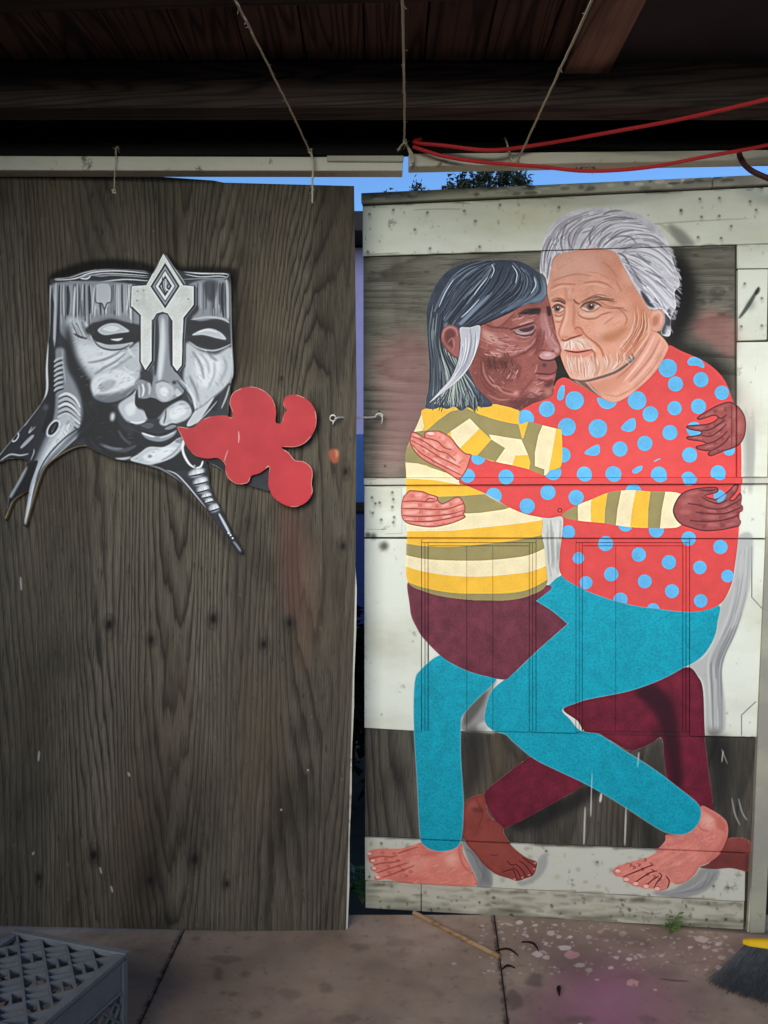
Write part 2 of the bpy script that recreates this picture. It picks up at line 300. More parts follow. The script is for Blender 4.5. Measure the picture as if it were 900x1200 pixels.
    D = """783,431,11 792,449.6,9 822,444.5,9 846.5,460,8.5 673.5,469,11 747,469,11 791,478,8.5 819,476,9 762.5,485,9.3 664.7,500,10.5 701,502,11
    785.5,506.7,9 814,503,9 756,519.5,9 727,526,9 660,533,9 808.7,533,9 685,555.5,9 719,555.5,9.5 772.5,556,9.5 807,561,8.5 842,554,9 855,527,7 675,583,9
    843,581,7 666,623.5,8 769,621,9 710,637,9 807,631,8.5 844,641,8.5 749,650,8.5 784.5,659,8.5 678,654,7 716.6,673,8.5 756,681.5,8.3 687,683,7.7
    727.6,703,8.5 766,715,8 788,693,8.3 821,704,8 820,665,8 852.5,675,7.5 616,490,10 641,479,9.5 560.5,536,8.5 548,557.5,8.5 593,559,9 648,553,10 578.5,581,9.5 617.7,593,9 642,577,9 742,577,10 733,614,9"""
    for t in D.split():
        x, y, r = map(float, t.split(',')); 
        n = [(x+r*math.cos(a)*(1+.02*math.sin(3*a+x)), y+r*math.sin(a)) for a in np.linspace(0, 6.2832, 25)[:-1]]
        C.fill(n, BLUE, 1, 0, False, M, .02); C.line(n+[n[0]], .6, (150, 120, 140), .5, 0, M, 0, False)
    for s in ("806,424 809,419 816,418 822,421 826,428 824,431 817,428 809,428", "653,466 655,456 659,451 662,453 661,465 657,469", "700,466 711,468 723,469 720,476 712,479 704,476",
              "728,502 735,493 744,490 745,501 738,506", "685,531 693,524 702,521 703,530 697,534", "766,541 770,538 775,537 770,540", "741,552 747,547 753,546 752,551 745,555"):
        C.fill(s, BLUE, 1, 0, True, M, .02)
    # --- striped sleeves over the red
    M = C.mask(SH['striped_sleeve']); C.fill(SH['striped_sleeve'], OLV, tex=.012)
    for s, c in (("524,508 550.5,490 562,502 540,526", CRM), ("562,502 576,515 560,534 549,534 538,526", YEL), ("576,515 592,525 581,542 558,535", OLV),
                 ("573,509 611,514.6 619,533 604,534 601,546 581,541 592,525 576,515", CRM), ("604,534 619,533 622,543 620,551 600,546", YEL), ("607,496 619.5,493 613.5,513 611,514 609,505", YEL),
                 ("619.5,494 636,498 631,510 627,530 627,545 638,550 637,558 620,551 622,540 618,524 613.5,513", OLV), ("636,498 652,502 649.7,520 645,552 638,558 638,550 627,546 627,530 631,510", CRM), ("652,502 660,503 660,546 643,553 649,520", YEL)):
        C.fill(s, c, 1, 0, False, M, .012)
    C.fill("562,486 582,493 608,498 612,515 591,512 573,508 562,502 550.5,490 554,486", OLV, 1, 0, False, M, .012)
    M = C.mask(SH['striped_forearm']); C.fill(SH['striped_forearm'], CRM, tex=.012)
    tops, bots, cols = [655, 679, 694, 713, 729, 746, 763, 781, 802], [655, 678, 693, 708, 721, 738, 759, 773, 802], [OLV, CRM, YEL, OLV, CRM, YEL, OLV, CRM]
    for i in range(8):
        C.fill([(tops[i], 570), (tops[i+1], 570), ((tops[i+1]+bots[i+1])/2-1.5, 597), (bots[i+1], 622), (bots[i], 622), ((tops[i]+bots[i])/2-1.5, 597)], cols[i], 1, 0, False, M, .012)
    # --- hands
    B, L, D = (230, 132, 114), (246, 184, 166), (166, 74, 64)
    M = flesh_hand(C, 'hand_coral', B, L, D, ["482,511 493,515 503,521 513,528 523,531 534,540", "482,516 495,523 505,529 514,535 526,541 540,548", "483,521 492,530 503,537 513,543 527,550 541,557", "498,513 507,515 514,518 520,524 529,527"],
        [(494, 516, 35, 3, 4), (505, 523, 35, 3, 5), (512, 534, 35, 4, 5), (502, 532, 35, 3, 4), (496, 528, 35, 3, 3.5), (508, 541, 35, 3, 4), (524, 536, 40, 3, 5), (533, 532, 45, 2, 6), (515, 512, 60, 3, 4), (540, 541, 50, 2, 8)],
        [(488, 511, 4, 1.6, 30), (499, 518, 4, 2, 32), (508, 522, 5, 2.6, 30), (490, 520, 4, 1.5, 38), (499, 527, 5, 1.8, 32), (520, 536, 6, 2.2, 30), (487, 526, 4, 1.4, 45), (512, 540, 6, 1.8, 32), (530, 550, 8, 2, 30), (532, 541, 7, 2.4, 28), (504, 508, 5, 1.8, 0), (517, 512, 6, 2.5, 35), (527, 522, 6, 3, 45), (537, 536, 4, 5, 0)])
    C.fill("500,507.5 504,506 508,507 508,509.5 503,510", (250, 200, 186), .9, 0, True, M); C.line("500,508 503,510.5 508,510", .6, D, .9, 0, M)
    M = flesh_hand(C, 'hand_coral_flat', B, L, D, ["472,588 485,587 498,588 508,588 513,586", "471,596 484,596 498,596.5 512,597 526,596 543,590", "471,604 485,605 500,605 515,604 530,602 544,598", "474,610 488,611 503,611 518,609 532,606 545,603", "498,588 503,584 510,585"],
        [(492, 592, 0, 4, 5), (493, 600, 0, 4, 6), (492, 608, 0, 4, 5), (512, 593, 0, 3, 5), (513, 601, 0, 4, 5), (515, 607, 0, 4, 4), (528, 591, -20, 3, 4), (531, 599, -15, 3, 4), (532, 605, -15, 3, 3), (483, 581, 0, 4, 5), (500, 581, 20, 2, 4), (519, 613, 0, 3, 3)],
        [(478, 593, 5, 2.4, 0), (478, 601, 5, 2.4, 0), (485, 592, 5, 2, 0), (486, 600, 5, 2, 0), (502, 592, 5, 2, 0), (503, 601, 5, 2, 0), (503, 608, 5, 2, 0), (522, 592, 5, 1.8, -20), (522, 600, 5, 1.8, -10), (524, 606, 5, 1.6, -10), (536, 587, 4, 1.6, -30), (538, 594, 4, 1.6, -20), (538, 600, 4, 1.4, -20), (491, 580, 5, 2.2, 0), (506, 583, 4, 1.6, 15), (480, 609, 6, 1.6, 5), (500, 614, 8, 1.4, 0)])
    B, L, D = (158, 76, 72), (186, 108, 102), (92, 38, 42)
    flesh_hand(C, 'hand_brown', B, L, D, ["822,505 833,503 843,497 849,492", "822,510 833,511 843,505 852,497", "828,520 838,517 846,512 853,505", "833,528 842,524 850,518 856,510", "841,488 846,490 852,486"],
        [(829, 500, 0, 3, 4), (838, 498, -20, 3, 5), (848, 492, -40, 3, 6), (832, 508, 0, 3, 4), (845, 505, -30, 3, 5), (838, 519, -20, 3, 4), (847, 514, -30, 3, 4), (842, 528, -20, 3, 3), (838, 482, -25, 3, 4), (850, 479, -20, 3, 6)],
        [(832, 485, 6, 1.5, -30), (846, 478, 5, 2, -20), (820, 501, 6, 1.2, 0), (845, 500, 6, 2, -35), (818, 513, 6, 1.1, 4), (840, 508, 6, 1.6, -20), (832, 523, 6, 1.2, -15), (862, 485, 5, 6, 20), (866, 500, 4, 9, 5), (860, 515, 5, 4, -30), (855, 496, 4, 6, 20)])
    C.line("858,472 858,500 858,526", .8, (70, 30, 34), .7, .2)
    flesh_hand(C, 'hand_brown_flat', B, L, D, ["822,582 830,587 841,590 852,586", "806,590 820,592 832,596 846,596 860,590 868,585", "815,600 832,602 848,602 860,598 869,594", "808,610 826,611 844,610 860,606 867,602", "820,574 830,575 839,574"],
        [(820, 592, 10, 4, 6), (822, 601, 5, 4, 6), (823, 610, 0, 4, 5), (824, 617, 0, 4, 5), (842, 589, -20, 3, 5), (842, 600, -5, 4, 5), (844, 606, -5, 3, 4), (846, 616, -5, 4, 5), (832, 575, 0, 4, 3), (858, 578, -50, 3, 4), (864, 590, -50, 3, 4), (864, 600, -40, 3, 3)],
        [(804, 588, 8, 5, -20), (803, 600, 8, 3, 0), (812, 578, 8, 2, -10), (832, 590, 6, 2, 12), (834, 598, 6, 2, 0), (834, 606, 6, 2, 0), (835, 615, 7, 2, 0), (850, 592, 5, 2, -30), (854, 598, 5, 1.8, -20), (856, 604, 5, 1.6, -15), (856, 614, 6, 1.6, -10), (860, 571, 2, 3, 20)])
    C.fill("840,586 846,581 851,579 848,586 842,589", BLUE, .9, .2)
    # --- heads
    paint_brown_head(C); paint_pink_head(C)
    # --- white drips and scratches on the lower panel, ring stain
    for (x, y0, y1, w) in ((694, 905, 958, 1), (705, 930, 941, 2.4), (686, 945, 992, 1), (734, 945, 992, 1), (749, 882, 900, .9), (848, 880, 894, 1)):
        C.line([(x, y0), (x-.8, (y0+y1)/2), (x-1.6, y1)], w, (220, 216, 204), .85, .2)
    for l in ("858,935 862,955 868,968", "866,936 870,952 876,962", "846,878 850,888 853,896"): C.line(l, .9, (196, 190, 176), .7, .2)
    t = [(656+2.4*math.cos(a), 598+2.2*math.sin(a)) for a in np.linspace(0, 6.28, 13)]; C.line(t, .9, (90, 40, 36), .9, 0, None, 0, False)
def paint_brown_head(C):
    R = C.rng
    B, L, H, D, K = (164, 92, 82), (192, 128, 118), (216, 172, 170), (106, 50, 46), (66, 34, 36)
    M = C.mask(SH['brown_face']); C.fill(SH['brown_face'], B, tex=.03)
    C.fill("552,430 562,400 568,420 570,445 585,462 610,468 630,470 608,482 585,476 566,466 552,446", (128, 66, 56), .75, 3, clip=M)
    C.fill("596,470 626,462 640,466 612,482", (96, 48, 46), .8, 2.5, clip=M)
    C.fill("566,410 590,414 606,422 612,436 600,450 584,458 572,448 566,430", (116, 60, 50), .55, 4, clip=M)
    C.fill("568,420 580,422 602,420 596,428 584,432 572,430", (82, 42, 38), .75, 2.2, clip=M)
    C.dabs(M, 420, [(196, 122, 108), (124, 62, 54), (212, 150, 140), (108, 50, 46), (180, 100, 84)], (3, 10), (.5, 1.7), -38, 28, (.2, .55), .25)
    C.fill("565,386 580,392 590,404 580,402 568,396", (222, 180, 160), .75, 2, clip=M)
    C.blob(592, 396, 12, 6, 10, L, .6, M); C.blob(606, 408, 14, 5, -20, L, .55, M); C.blob(582, 414, 8, 3, 15, (208, 150, 138), .7, M)
    for l in ("574,411 580,416 588,417", "580,408 590,412 600,411", "572,415 578,419"): C.line(l, 1, (226, 184, 166), .8, .3, M)
    C.blob(612, 376, 12, 4.5, -12, (186, 116, 108), .7, M); C.fill("578,374 598,365 606,366 596,374 584,382 578,382", (184, 116, 104), .8, 1.4, clip=M)
    C.line("567,379 578,383 590,384 600,385", 1.8, D, .8, .6, M); C.line("604,366 598,372 590,380 582,384", 2, D, .6, .8, M)
    # eye
    C.fill("601,387 610,385 620,383 627.5,381 627,386 622,391 614,392.5 607,391", (176, 140, 138), 1, .3, clip=M)
    C.fill("608,386 618,383.5 626,381.5 625,386 616,389", (74, 46, 50), .95, .5, clip=M)
    C.line("597,386.5 606,383.5 616,380.5 627,377.5", 1.8, K, .95, .2, M); C.line("601,387 607,391.5 616,393.5 624,391 628,385", 1.5, K, .85, .3, M)
    C.line("608,381 617,377.5 626,375", 1.6, H, .85, .4, M); C.line("606,392 614,395 622,393.5", 1.4, H, .6, .4, M); C.line("604,389 612,391 620,389", .9, (212, 186, 184), .8, .1, M)
    C.line("594,393 606,399 618,399 626,393", 1.2, (196, 140, 134), .6, .5, M)
    C.line("629,386 630,396 626,405 616,412 606,417 598,420", 2.2, D, .8, .8, M); C.line("627,398 620,406 610,411", 1.6, H, .5, .6, M)
    # brows
    C.fill("607,368 614,363 622,361 632,360.5 634,363 632,368 622,367.5 612,368", (48, 34, 36), .95, .8, clip=M); C.hairs("608,367 620,362 633,361", "610,369 622,368 632,368", 16, [(30, 22, 26), (96, 62, 60)], (.5, 1), (.5, .9), .6, M)
    C.fill("640.5,359 644,359 646,364 645,370 642,369", (52, 34, 38), .9, .6, clip=M)
    # nose
    C.fill("634,366 640,372 644,388 650,402 656,408 652,414 644,408 638,394 633,380", (198, 140, 138), .75, 1.8, clip=M); C.line("638,366 642,382 648,398 655,406", 2, H, .75, .9, M)
    C.fill("632,382 636,392 634,404 629,416 626,410 630,398", D, .6, 1.6, clip=M); C.line("638,386 637,398 634,408", 1.6, (110, 54, 56), .6, .7, M)
    C.fill("632,416 637,412 644,412 650,414 651,418 645,421 637,421 633,419", (206, 150, 148), .95, .7, clip=M); C.blob(642, 415.5, 4.5, 2, -5, (230, 192, 194), .9, M)
    C.line("631,417 634,421 642,422.5 650,421 656,416", 1.6, K, .9, .3, M); C.line("631,412 634,410 640,410.5", 1.1, D, .8, .3, M); C.blob(648, 411, 2, 1, 0, D, .7, M); C.blob(653, 410, 2.6, 2.6, 0, (222, 170, 168), .8, M)
    C.line("645,358 648,372 651,386 654,398", 1.6, (110, 56, 58), .55, .5, M)
    # mouth, chin
    C.fill("630,424 640,423 651,424 652,433 640,436 629,437", (138, 76, 70), .7, 1.2, clip=M); C.blob(638, 427.5, 2.4, 2.2, 0, K, .75, M); C.line("630,426 628,434 626,438", 1.4, (206, 150, 144), .7, .5, M)
    C.fill("627,437 636,434.5 645,434 651.5,432 651,438 640,439", (150, 76, 72), .95, .5, clip=M); C.line("626,437.5 636,438 645,438.5 652,435.5", 1.4, K, .95, .2, M)
    C.fill("629,440 640,440 651,438 650,443 640,445 632,443", (172, 92, 86), .9, .6, clip=M); C.line("632,442 641,443 649,440.5", 1, H, .55, .3, M)
    C.line("630,444 640,447 648,445", 1.8, D, .8, .6, M); C.fill("638,450 648,445 649,449 642,454", (84, 42, 42), .8, 1, clip=M)
    C.blob(628, 458, 8, 5, -20, (196, 136, 126), .75, M); C.blob(642, 459, 4, 4, 0, (196, 132, 124), .7, M); C.line("612,466 622,460 632,466", 1.6, (110, 58, 54), .6, .7, M)
    C.line("626,442 618,452 612,460 606,466", 2.4, D, .6, .9, M)
    # jaw folds
    for l, a in (("564,418 564,434 570,448 580,458", .7), ("570,432 576,446 588,456 602,460", .6), ("562,440 570,454 584,464", .6), ("588,440 596,446 606,444", .5), ("604,424 610,432 606,444", .5), ("590,424 592,432 588,438", .6)):
        C.line(l, 1.8, D, a, .7, M)
    for l in ("566,424 567,436 573,447 582,455", "578,448 588,458 600,462 607,458", "571,462 584,468 598,468", "598,432 604,438 602,446"): C.line(l, 1.6, (208, 146, 136), .55, .6, M)
    C.blob(605, 461, 3, 3, 0, (214, 160, 152), .7, M)
    C.edge(M, 1.4, (96, 44, 44), .5)
    for (x, y, n_, ang) in ((592, 398, 14, 8), (578, 414, 12, 12), (610, 408, 14, -25), (640, 392, 8, 70), (628, 457, 9, -20), (600, 440, 10, -60), (585, 452, 9, 40), (612, 374, 8, -14), (575, 396, 8, 20)):
        for i in range(n_):
            t = math.radians(ang+R.normal(0, 12)); cx, cy = x+R.normal(0, 7), y+R.normal(0, 4); l = R.uniform(2, 6); C.line([(cx-l*math.cos(t), cy-l*math.sin(t)), (cx, cy+.6), (cx+l*math.cos(t), cy+l*math.sin(t))], R.uniform(.6, 1.3), [(222, 172, 162), (206, 144, 132), (112, 54, 48)][i % 3], R.uniform(.35, .7), .15, M)
    for i in range(40): x = R.uniform(568, 604); y = 424+R.normal(0, 4); C.line([(x, y-3), (x+1.5, y+1), (x+R.uniform(1, 4), y+5)], .8, [(78, 38, 34), (96, 48, 42), (150, 84, 72)][i % 3], .6, .1, M)
    # hair
    base, lo, hi = (62, 69, 82), (34, 38, 48), (136, 150, 166)
    hm = C.mask(SH['grey_hair']); C.fill(SH['grey_hair'], base, tex=.05)
    # back hair, then crown sweep
    C.hairs("506,350 502,390 504,430 500,474", "536,384 534,420 556,450 572,474", 150, [lo, (96, 106, 118), (150, 160, 158), (176, 186, 172), lo, (70, 78, 90)], (.6, 1.8), (.5, .95), 1.5, hm)
    C.hairs("538,418 542,440 552,460 560,478", "536,430 524,450 512,466 503,474", 60, [lo, (164, 174, 164), (110, 120, 126), (196, 202, 186)], (.5, 1.5), (.5, .95), 1.2, hm)
    C.fill("506,400 516,390 516,414 512,450 506,455", (40, 46, 56), .5, 2, clip=hm)
    C.hairs("580,305 548,312 524,332 508,364", "582,306 566,330 546,354 524,380", 90, [lo, lo, hi, (96, 108, 124), (78, 88, 104)], (.6, 2.4), (.4, .9), 1.5, hm)
    C.hairs("578,306 566,330 546,356 530,380", "626,318 618,342 590,362 556,382", 110, [lo, lo, lo, hi, (88, 99, 116), (70, 80, 96)], (.6, 2.6), (.4, .9), 1.5, hm)
    C.hairs("600,306 612,322 606,346 580,368", "638,328 640,344 630,350 604,362", 80, [lo, hi, (108, 122, 140), (80, 92, 108)], (.6, 2.2), (.4, .85), 1.2, hm)
    C.fill("634,322 641,334 640,347 632,354 622,354 632,344 636,334", (128, 142, 160), .8, 1.5, clip=hm)
    for l in ("572,324 562,336 555,346", "571,323 565,331", "562,350 550,363 540,372", "532,326 522,342 514,360", "526,330 518,344", "576,309 579,316 575,326", "626,324 628,334 622,344", "600,310 606,320 604,332"): C.line(l, 1.2, (206, 216, 226), .9, .1, hm)
    C.line("545,384 562,381 580,374 598,365 614,357", 2.4, (26, 29, 36), .85, .5, hm)
    for i in range(34):
        x = R.uniform(499, 572); y = 472+3*math.sin(x*.5)
        C.line([(x+R.uniform(-2, 2), y-10), (x, y), (x-R.uniform(-2, 3), y+R.uniform(5, 9))], 1., [(40, 46, 54), (150, 158, 152), (80, 88, 96)][i % 3], .8)
    # ear
    e = "517,392 520,384 527,380.5 535,383 538.5,390 539,404 538,419 533,419 524,411 518,402"; E = C.mask(e)
    C.fill(e, (166, 96, 90), tex=.02); C.fill("521,394 524,387 530,386 534,392 530,398 532,408 528,406 523,402", (100, 50, 50), .8, 1, clip=E)
    C.line("519,396 520,388 527,383 534,386 536,394", 1.8, (204, 142, 134), .8, .5, E); C.line("524,402 530,396 532,404 530,412", 1.6, (196, 130, 122), .8, .5, E); C.edge(E, 1, D, .7); C.line("518,400 524,410 533,418 538,418", 1, K, .7, .2)
    # white lock
    w = "539,384 550,383.5 562,381 562.5,392 560,406 553,424 544,438 532,450 516,462 503,472 516,457 528,443 535,428 538.5,412 540,398"; Wm = C.mask(w)
    C.fill(w, (206, 202, 206), tex=.02)
    C.hairs("541,386 541,412 532,440 506,470", "561,384 558,412 544,438 512,466", 60, [(236, 234, 236), (168, 166, 176), (190, 186, 192), (146, 148, 160), (222, 214, 204)], (.6, 1.8), (.5, .9), .8, Wm)
    C.line("551,384 552,402 546,424 534,442", 1.6, (120, 124, 138), .7, .4, Wm); C.line("539,400 538,416 530,438 516,456", 1, (70, 72, 82), .6, .3)
def paint_pink_head(C):
    R = C.rng
    B, L, H, D, K = (232, 162, 134), (240, 182, 156), (248, 206, 186), (190, 112, 82), (128, 70, 52)
    # neck
    N = C.mask(SH['neck']); C.fill(SH['neck'], (232, 166, 140), tex=.02)
    C.fill("672,444 700,446 724,438 746,420 735,442 718,458 706,462 690,456", (206, 132, 104), .65, 3, clip=N)
    C.fill("676,446 690,450 704,464 700,464 688,456", (96, 66, 56), .8, .9, clip=N); C.line("686,446 694,455 704,464", 1.2, (244, 196, 176), .8, .4, N)
    for l, c, w, a in (("768,392 758,412 744,432 730,448", (250, 202, 184), 3, .7), ("776,400 766,420 752,438 738,452", (244, 190, 168), 3, .7), ("762,394 752,412 738,430 722,444", (178, 100, 78), 1.6, .7), ("774,396 764,416 750,434 737,448", (188, 108, 84), 1.3, .75),
                       ("780,404 770,424 756,442 740,456 726,462", (192, 112, 90), 1.2, .6), ("710,462 724,464 738,458", (196, 122, 96), 2, .5)):
        C.line(l, w, c, a, .7, N)
    C.blob(722, 452, 14, 5, -35, (222, 150, 122), .6, N); C.edge(N, 1.2, (186, 106, 86), .5)
    # face
    M = C.mask(SH['pink_face']); C.fill(SH['pink_face'], B, tex=.02)
    C.blob(685, 308, 32, 13, 0, (240, 178, 158), .75, M); C.blob(660, 318, 14, 10, 0, (240, 184, 166), .5, M); C.fill("722,296 734,318 748,342 756,356 742,352 726,330 716,308", (222, 142, 112), .55, 3.5, clip=M)
    C.fill("700,300 716,306 726,330 718,328 704,312", (206, 130, 102), .45, 3.5, clip=M); C.blob(735, 325, 5, 10, -30, (242, 180, 156), .7, M)
    C.dabs(M, 320, [(244, 184, 160), (208, 130, 100), (250, 204, 184), (226, 150, 118)], (4, 12), (.7, 2), -30, 32, (.15, .4), .4)
    # forehead lines
    for l, w, a in (("645,338 655,333 668,332.5 676,333", 1.4, .8), ("646,330 655,326 668,322 680,321 694,323", 1.5, .55), ("684,331 698,329.5 710,332 719,338", 1.5, .8), ("706,306 716,314 724,326", 2.2, .4), ("722,328 726,336 729,342", 1.6, .5), ("688,318 702,320 714,326", 1.1, .4)):
        C.line(l, w, D, a, .6, M)
    for l in ("646,341 656,336 668,335.5", "684,334 698,332.5 712,337"): C.line(l, 1.4, H, .6, .6, M)
    C.fill("661,336 666,340 668,352 663,352", D, .45, 1.4, clip=M); C.line("672,336 669,346 670,354", 1.6, D, .5, .7, M); C.blob(668, 344, 2.5, 6, 0, H, .5, M)
    # brows
    C.line("672,350 675,354 680,356", 2.2, K, .75, .4, M); C.line("680,355 688,350.5 698,346.5 706,346.5 713,349 720,350.5", 3.2, (156, 96, 72), .85, .7, M); C.hairs("684,353 698,346 718,349", "688,355 702,351 720,353", 30, [(112, 68, 52), (186, 130, 104), (228, 190, 170)], (.5, 1.), (.5, .9), .8, M)
    C.line("646,352 654,349.5 661,352 663,356", 2.8, (150, 94, 74), .85, .6, M); C.hairs("646,351 654,349 662,353", "647,354 655,353 663,357", 18, [(96, 60, 50), (190, 140, 120), K], (.5, .9), (.5, .9), .6, M)
    C.blob(718, 353, 5, 2.4, 10, D, .5, M)
    # eyes
    for (w, ix, iy, r, lid, low) in (("681,360 686,356 694,354.5 700,356 702.5,358.5 697,362 690,364 684,363", 692.3, 358.6, 4.3, "680,361 685,355.5 693,353.5 700,355 706,359", "681,361 686,364 692,365 699,362.5 703,359"),
                                     ("647.5,361 651,358.5 656,358 662,361 658,364.5 651,365", 653, 361.3, 3.3, "647,361 651,357.5 656,357 663,361", "648,363 652,366 658,365.5 662,362")):
        E = C.mask(w); C.fill(w, (224, 198, 184), 1, .2); C.blob(ix, iy, r+.4, r+.4, 0, (104, 72, 62), .95, E, .15); C.fill([(x, y-3.2) for x, y in P(w)], (150, 96, 76), .6, .5, True, E); C.blob(ix+.3, iy-.2, r*.55, r*.55, 0, (38, 26, 26), 1, E, .1); C.dot(ix+1, iy-1.6, .9, (245, 240, 236), E)
        C.line(lid, 2, (84, 48, 40), .95, .2, M); C.line(low, .9, (166, 96, 78), .85, .2, M)
    C.line("682,353 692,350.5 702,352.5 712,358 724,360 732,360", 1.3, D, .8, .4, M); C.line("706,359 716,361 728,361 735,365", 1.1, K, .55, .4, M)
    C.line("677,364 680,370 688,373 698,372.5 706,368 718,365", 1.7, K, .6, .6, M); C.fill("678,364 690,367 702,364 706,366 698,371.5 686,371.5 680,369", (238, 178, 150), .7, .8, clip=M); C.blob(690, 368, 8, 1.6, 0, H, .55, M)
    C.line("649,368 655,370.5 661,367", 1.3, K, .6, .4, M); C.line("650,376 656,377 661,373", 1.4, D, .8, .5, M); C.blob(655, 373, 4, 1.6, 0, H, .6, M)
    # nose
    C.fill("664,354 671,356 672,372 671,386 666,394 659,396 656,390 660,376", (234, 164, 134), .8, 1.2, clip=M); C.line("665,358 664,372 660,384 658,392", 2.2, H, .7, .8, M)
    C.line("672,354 673,366 672,378 674,384", 2.6, (196, 116, 84), .7, 1, M); C.line("662,358 661,370 657,382 655,390 657,396", 1.4, (180, 100, 76), .7, .4, M)
    C.blob(663, 388, 5, 5, 0, (240, 178, 150), .6, M); C.fill("673,386 677,383.5 682,386.5 682.5,391 677,393", (220, 140, 108), .9, .6, clip=M); C.line("673,386 677,383 682.5,386 683.5,391", 1.2, (164, 88, 62), .8, .3, M)
    C.line("657.5,397 661,399 664.5,398.5 668,396.5 673,395 678,393.5 683,391.5", 1.5, (104, 52, 40), .95, .2, M); C.blob(662, 395, 5, 1.8, -10, (204, 124, 94), .6, M)
    # cheeks
    C.line("683,388 689,395 698,401.5 704,408 708,418 710,426", 2, (176, 98, 66), .8, .6, M); C.line("686,396 694,403 700,412", 2.4, H, .5, .8, M)
    C.fill("706,392 720,388 732,382 736,386 726,396 714,400 706,397", (186, 116, 76), .7, 2.2, clip=M); C.blob(704, 384, 10, 6, -10, (242, 182, 154), .7, M); C.blob(712, 374, 9, 3.4, -30, (242, 186, 160), .6, M)
    C.line("708,380 714,375 720,371", 1.5, D, .6, .5, M); C.line("724,361 731,366 735,374 732,382", 1.6, (178, 100, 66), .65, .7, M); C.blob(728, 372, 5, 5, 0, L, .6, M)
    C.fill("742,350 756,360 764,372 762,392 750,410 738,422 730,412 738,392 742,372", (214, 134, 98), .65, 3, clip=M)
    sb = C.mask("738,352 754,356 764,366 763,392 752,408 740,422 722,432 716,424 724,412 732,396 738,378")
    C.hairs("742,352 744,372 738,390 724,408", "762,366 762,388 752,406 738,424", 60, [(160, 92, 62), (186, 112, 78), (236, 176, 148), (244, 200, 180)], (.6, 1.6), (.35, .7), 1.5, M)
    for i in range(36):
        x, y = R.uniform(722, 742), R.uniform(396, 424); C.line([(x, y), (x+R.uniform(2, 4), y+R.uniform(5, 9))], 1., [(110, 70, 52), (150, 96, 70), (236, 214, 200)][i % 3], .7, .1, M)
    # moustache, mouth, beard
    C.fill("657,401 662,400 670,398 680,395 687,398 694,405 698,411 690,409.5 678,408 666,409 659,408", (240, 196, 174), .85, .8, clip=M)
    C.hairs("662,400 661,404 659,409", "682,396 690,402 697,411", 60, [(246, 222, 208), (224, 170, 144), (210, 152, 126), (250, 234, 224)], (.5, 1.1), (.35, .75), .6, M)
    C.fill("662,410.5 670,410 678,410 694,409 694,413 680,415 666,414", (214, 122, 104), .9, .4, clip=M); C.line("661.5,410 668,411.5 676,412.5 685,411.3 694.5,409.3", 1.5, (96, 44, 38), .95, .15, M)
    C.line("665,409.6 675,410 686,409", .8, H, .6, .2, M); C.fill("666,413 678,414.5 692,412 690,417 678,419 668,417", (226, 144, 122), .9, .5, clip=M); C.line("694,410 697,414 697,421", 1.6, (150, 84, 66), .7, .5, M)
    C.fill("660,414 666,418 680,420 694,417 700,424 702,440 684,446 671,443 664,434", (236, 184, 158), .85, 1.2, clip=M)
    C.fill("700,416 708,420 722,426 738,424 722,434 703,441 698,436", (236, 182, 156), .75, 1.5, clip=M)
    C.hairs("661,414 662,428 668,442", "700,416 704,428 700,442", 130, [(246, 218, 202), (226, 168, 142), (208, 148, 122), (250, 232, 222), (190, 134, 110)], (.5, 1.2), (.3, .7), .8, M)
    C.hairs("704,412 708,426 704,440", "738,412 736,424 722,434", 70, [(248, 226, 212), (224, 168, 140), (190, 130, 102)], (.5, 1.1), (.4, .8), .8, M)
    C.line("697,412 698,424 700,434 698,440", 2, (166, 104, 80), .55, .8, M)
    C.line("668,443.5 683,446.5 702,442.5 722,435.5 736,426 744,418", 2.6, (84, 78, 78), .85, .7); C.hairs("730,420 734,424 738,428", "742,412 744,418 744,422", 20, [(150, 150, 150), (90, 92, 96), (206, 206, 204)], (.6, 1.2), (.5, .9), .8)
    C.edge(M, 1.2, (184, 104, 80), .45)
    # ear
    e = "764,364 770,361 777,364 779.5,373 776,384 770,388.5 764,386 762,376"; E = C.mask(e); C.fill(e, (232, 168, 140), tex=.02)
    C.line("766,368 772,365 776,370 774,380", 1.6, (248, 204, 184), .8, .4, E); C.fill("765,372 771,370 772,377 768,382 765,380", (190, 110, 84), .7, .9, clip=E); C.edge(E, 1.1, D, .7)
    # hair
    hm = C.mask(SH['white_hair']); C.fill(SH['white_hair'], (222, 216, 219), tex=.03)
    G = [(170, 160, 168), (136, 128, 136), (196, 188, 194), (240, 237, 238), (248, 246, 246), (228, 223, 226), (180, 171, 178), (244, 240, 241)]
    C.hairs("636,322 638,290 656,262 690,250", "646,316 650,298 664,280 700,270", 60, G, (.8, 2.4), (.4, .85), 1.5, hm)
    C.hairs("652,300 646,280 660,262 690,248", "676,294 684,272 704,258 736,254", 80, G, (.8, 2.6), (.4, .85), 1.5, hm)
    C.hairs("678,294 690,274 712,258 748,256", "716,294 728,284 750,276 780,288", 110, G, (.8, 2.8), (.4, .85), 1.5, hm)
    C.hairs("722,294 744,300 764,312 792,334", "738,320 752,338 766,352 786,388", 130, G, (.8, 2.6), (.45, .9), 1.5, hm)
    C.hairs("716,290 740,276 766,276 786,292", "730,298 752,298 776,310 796,332", 80, G, (.8, 2.6), (.45, .9), 1.5, hm)
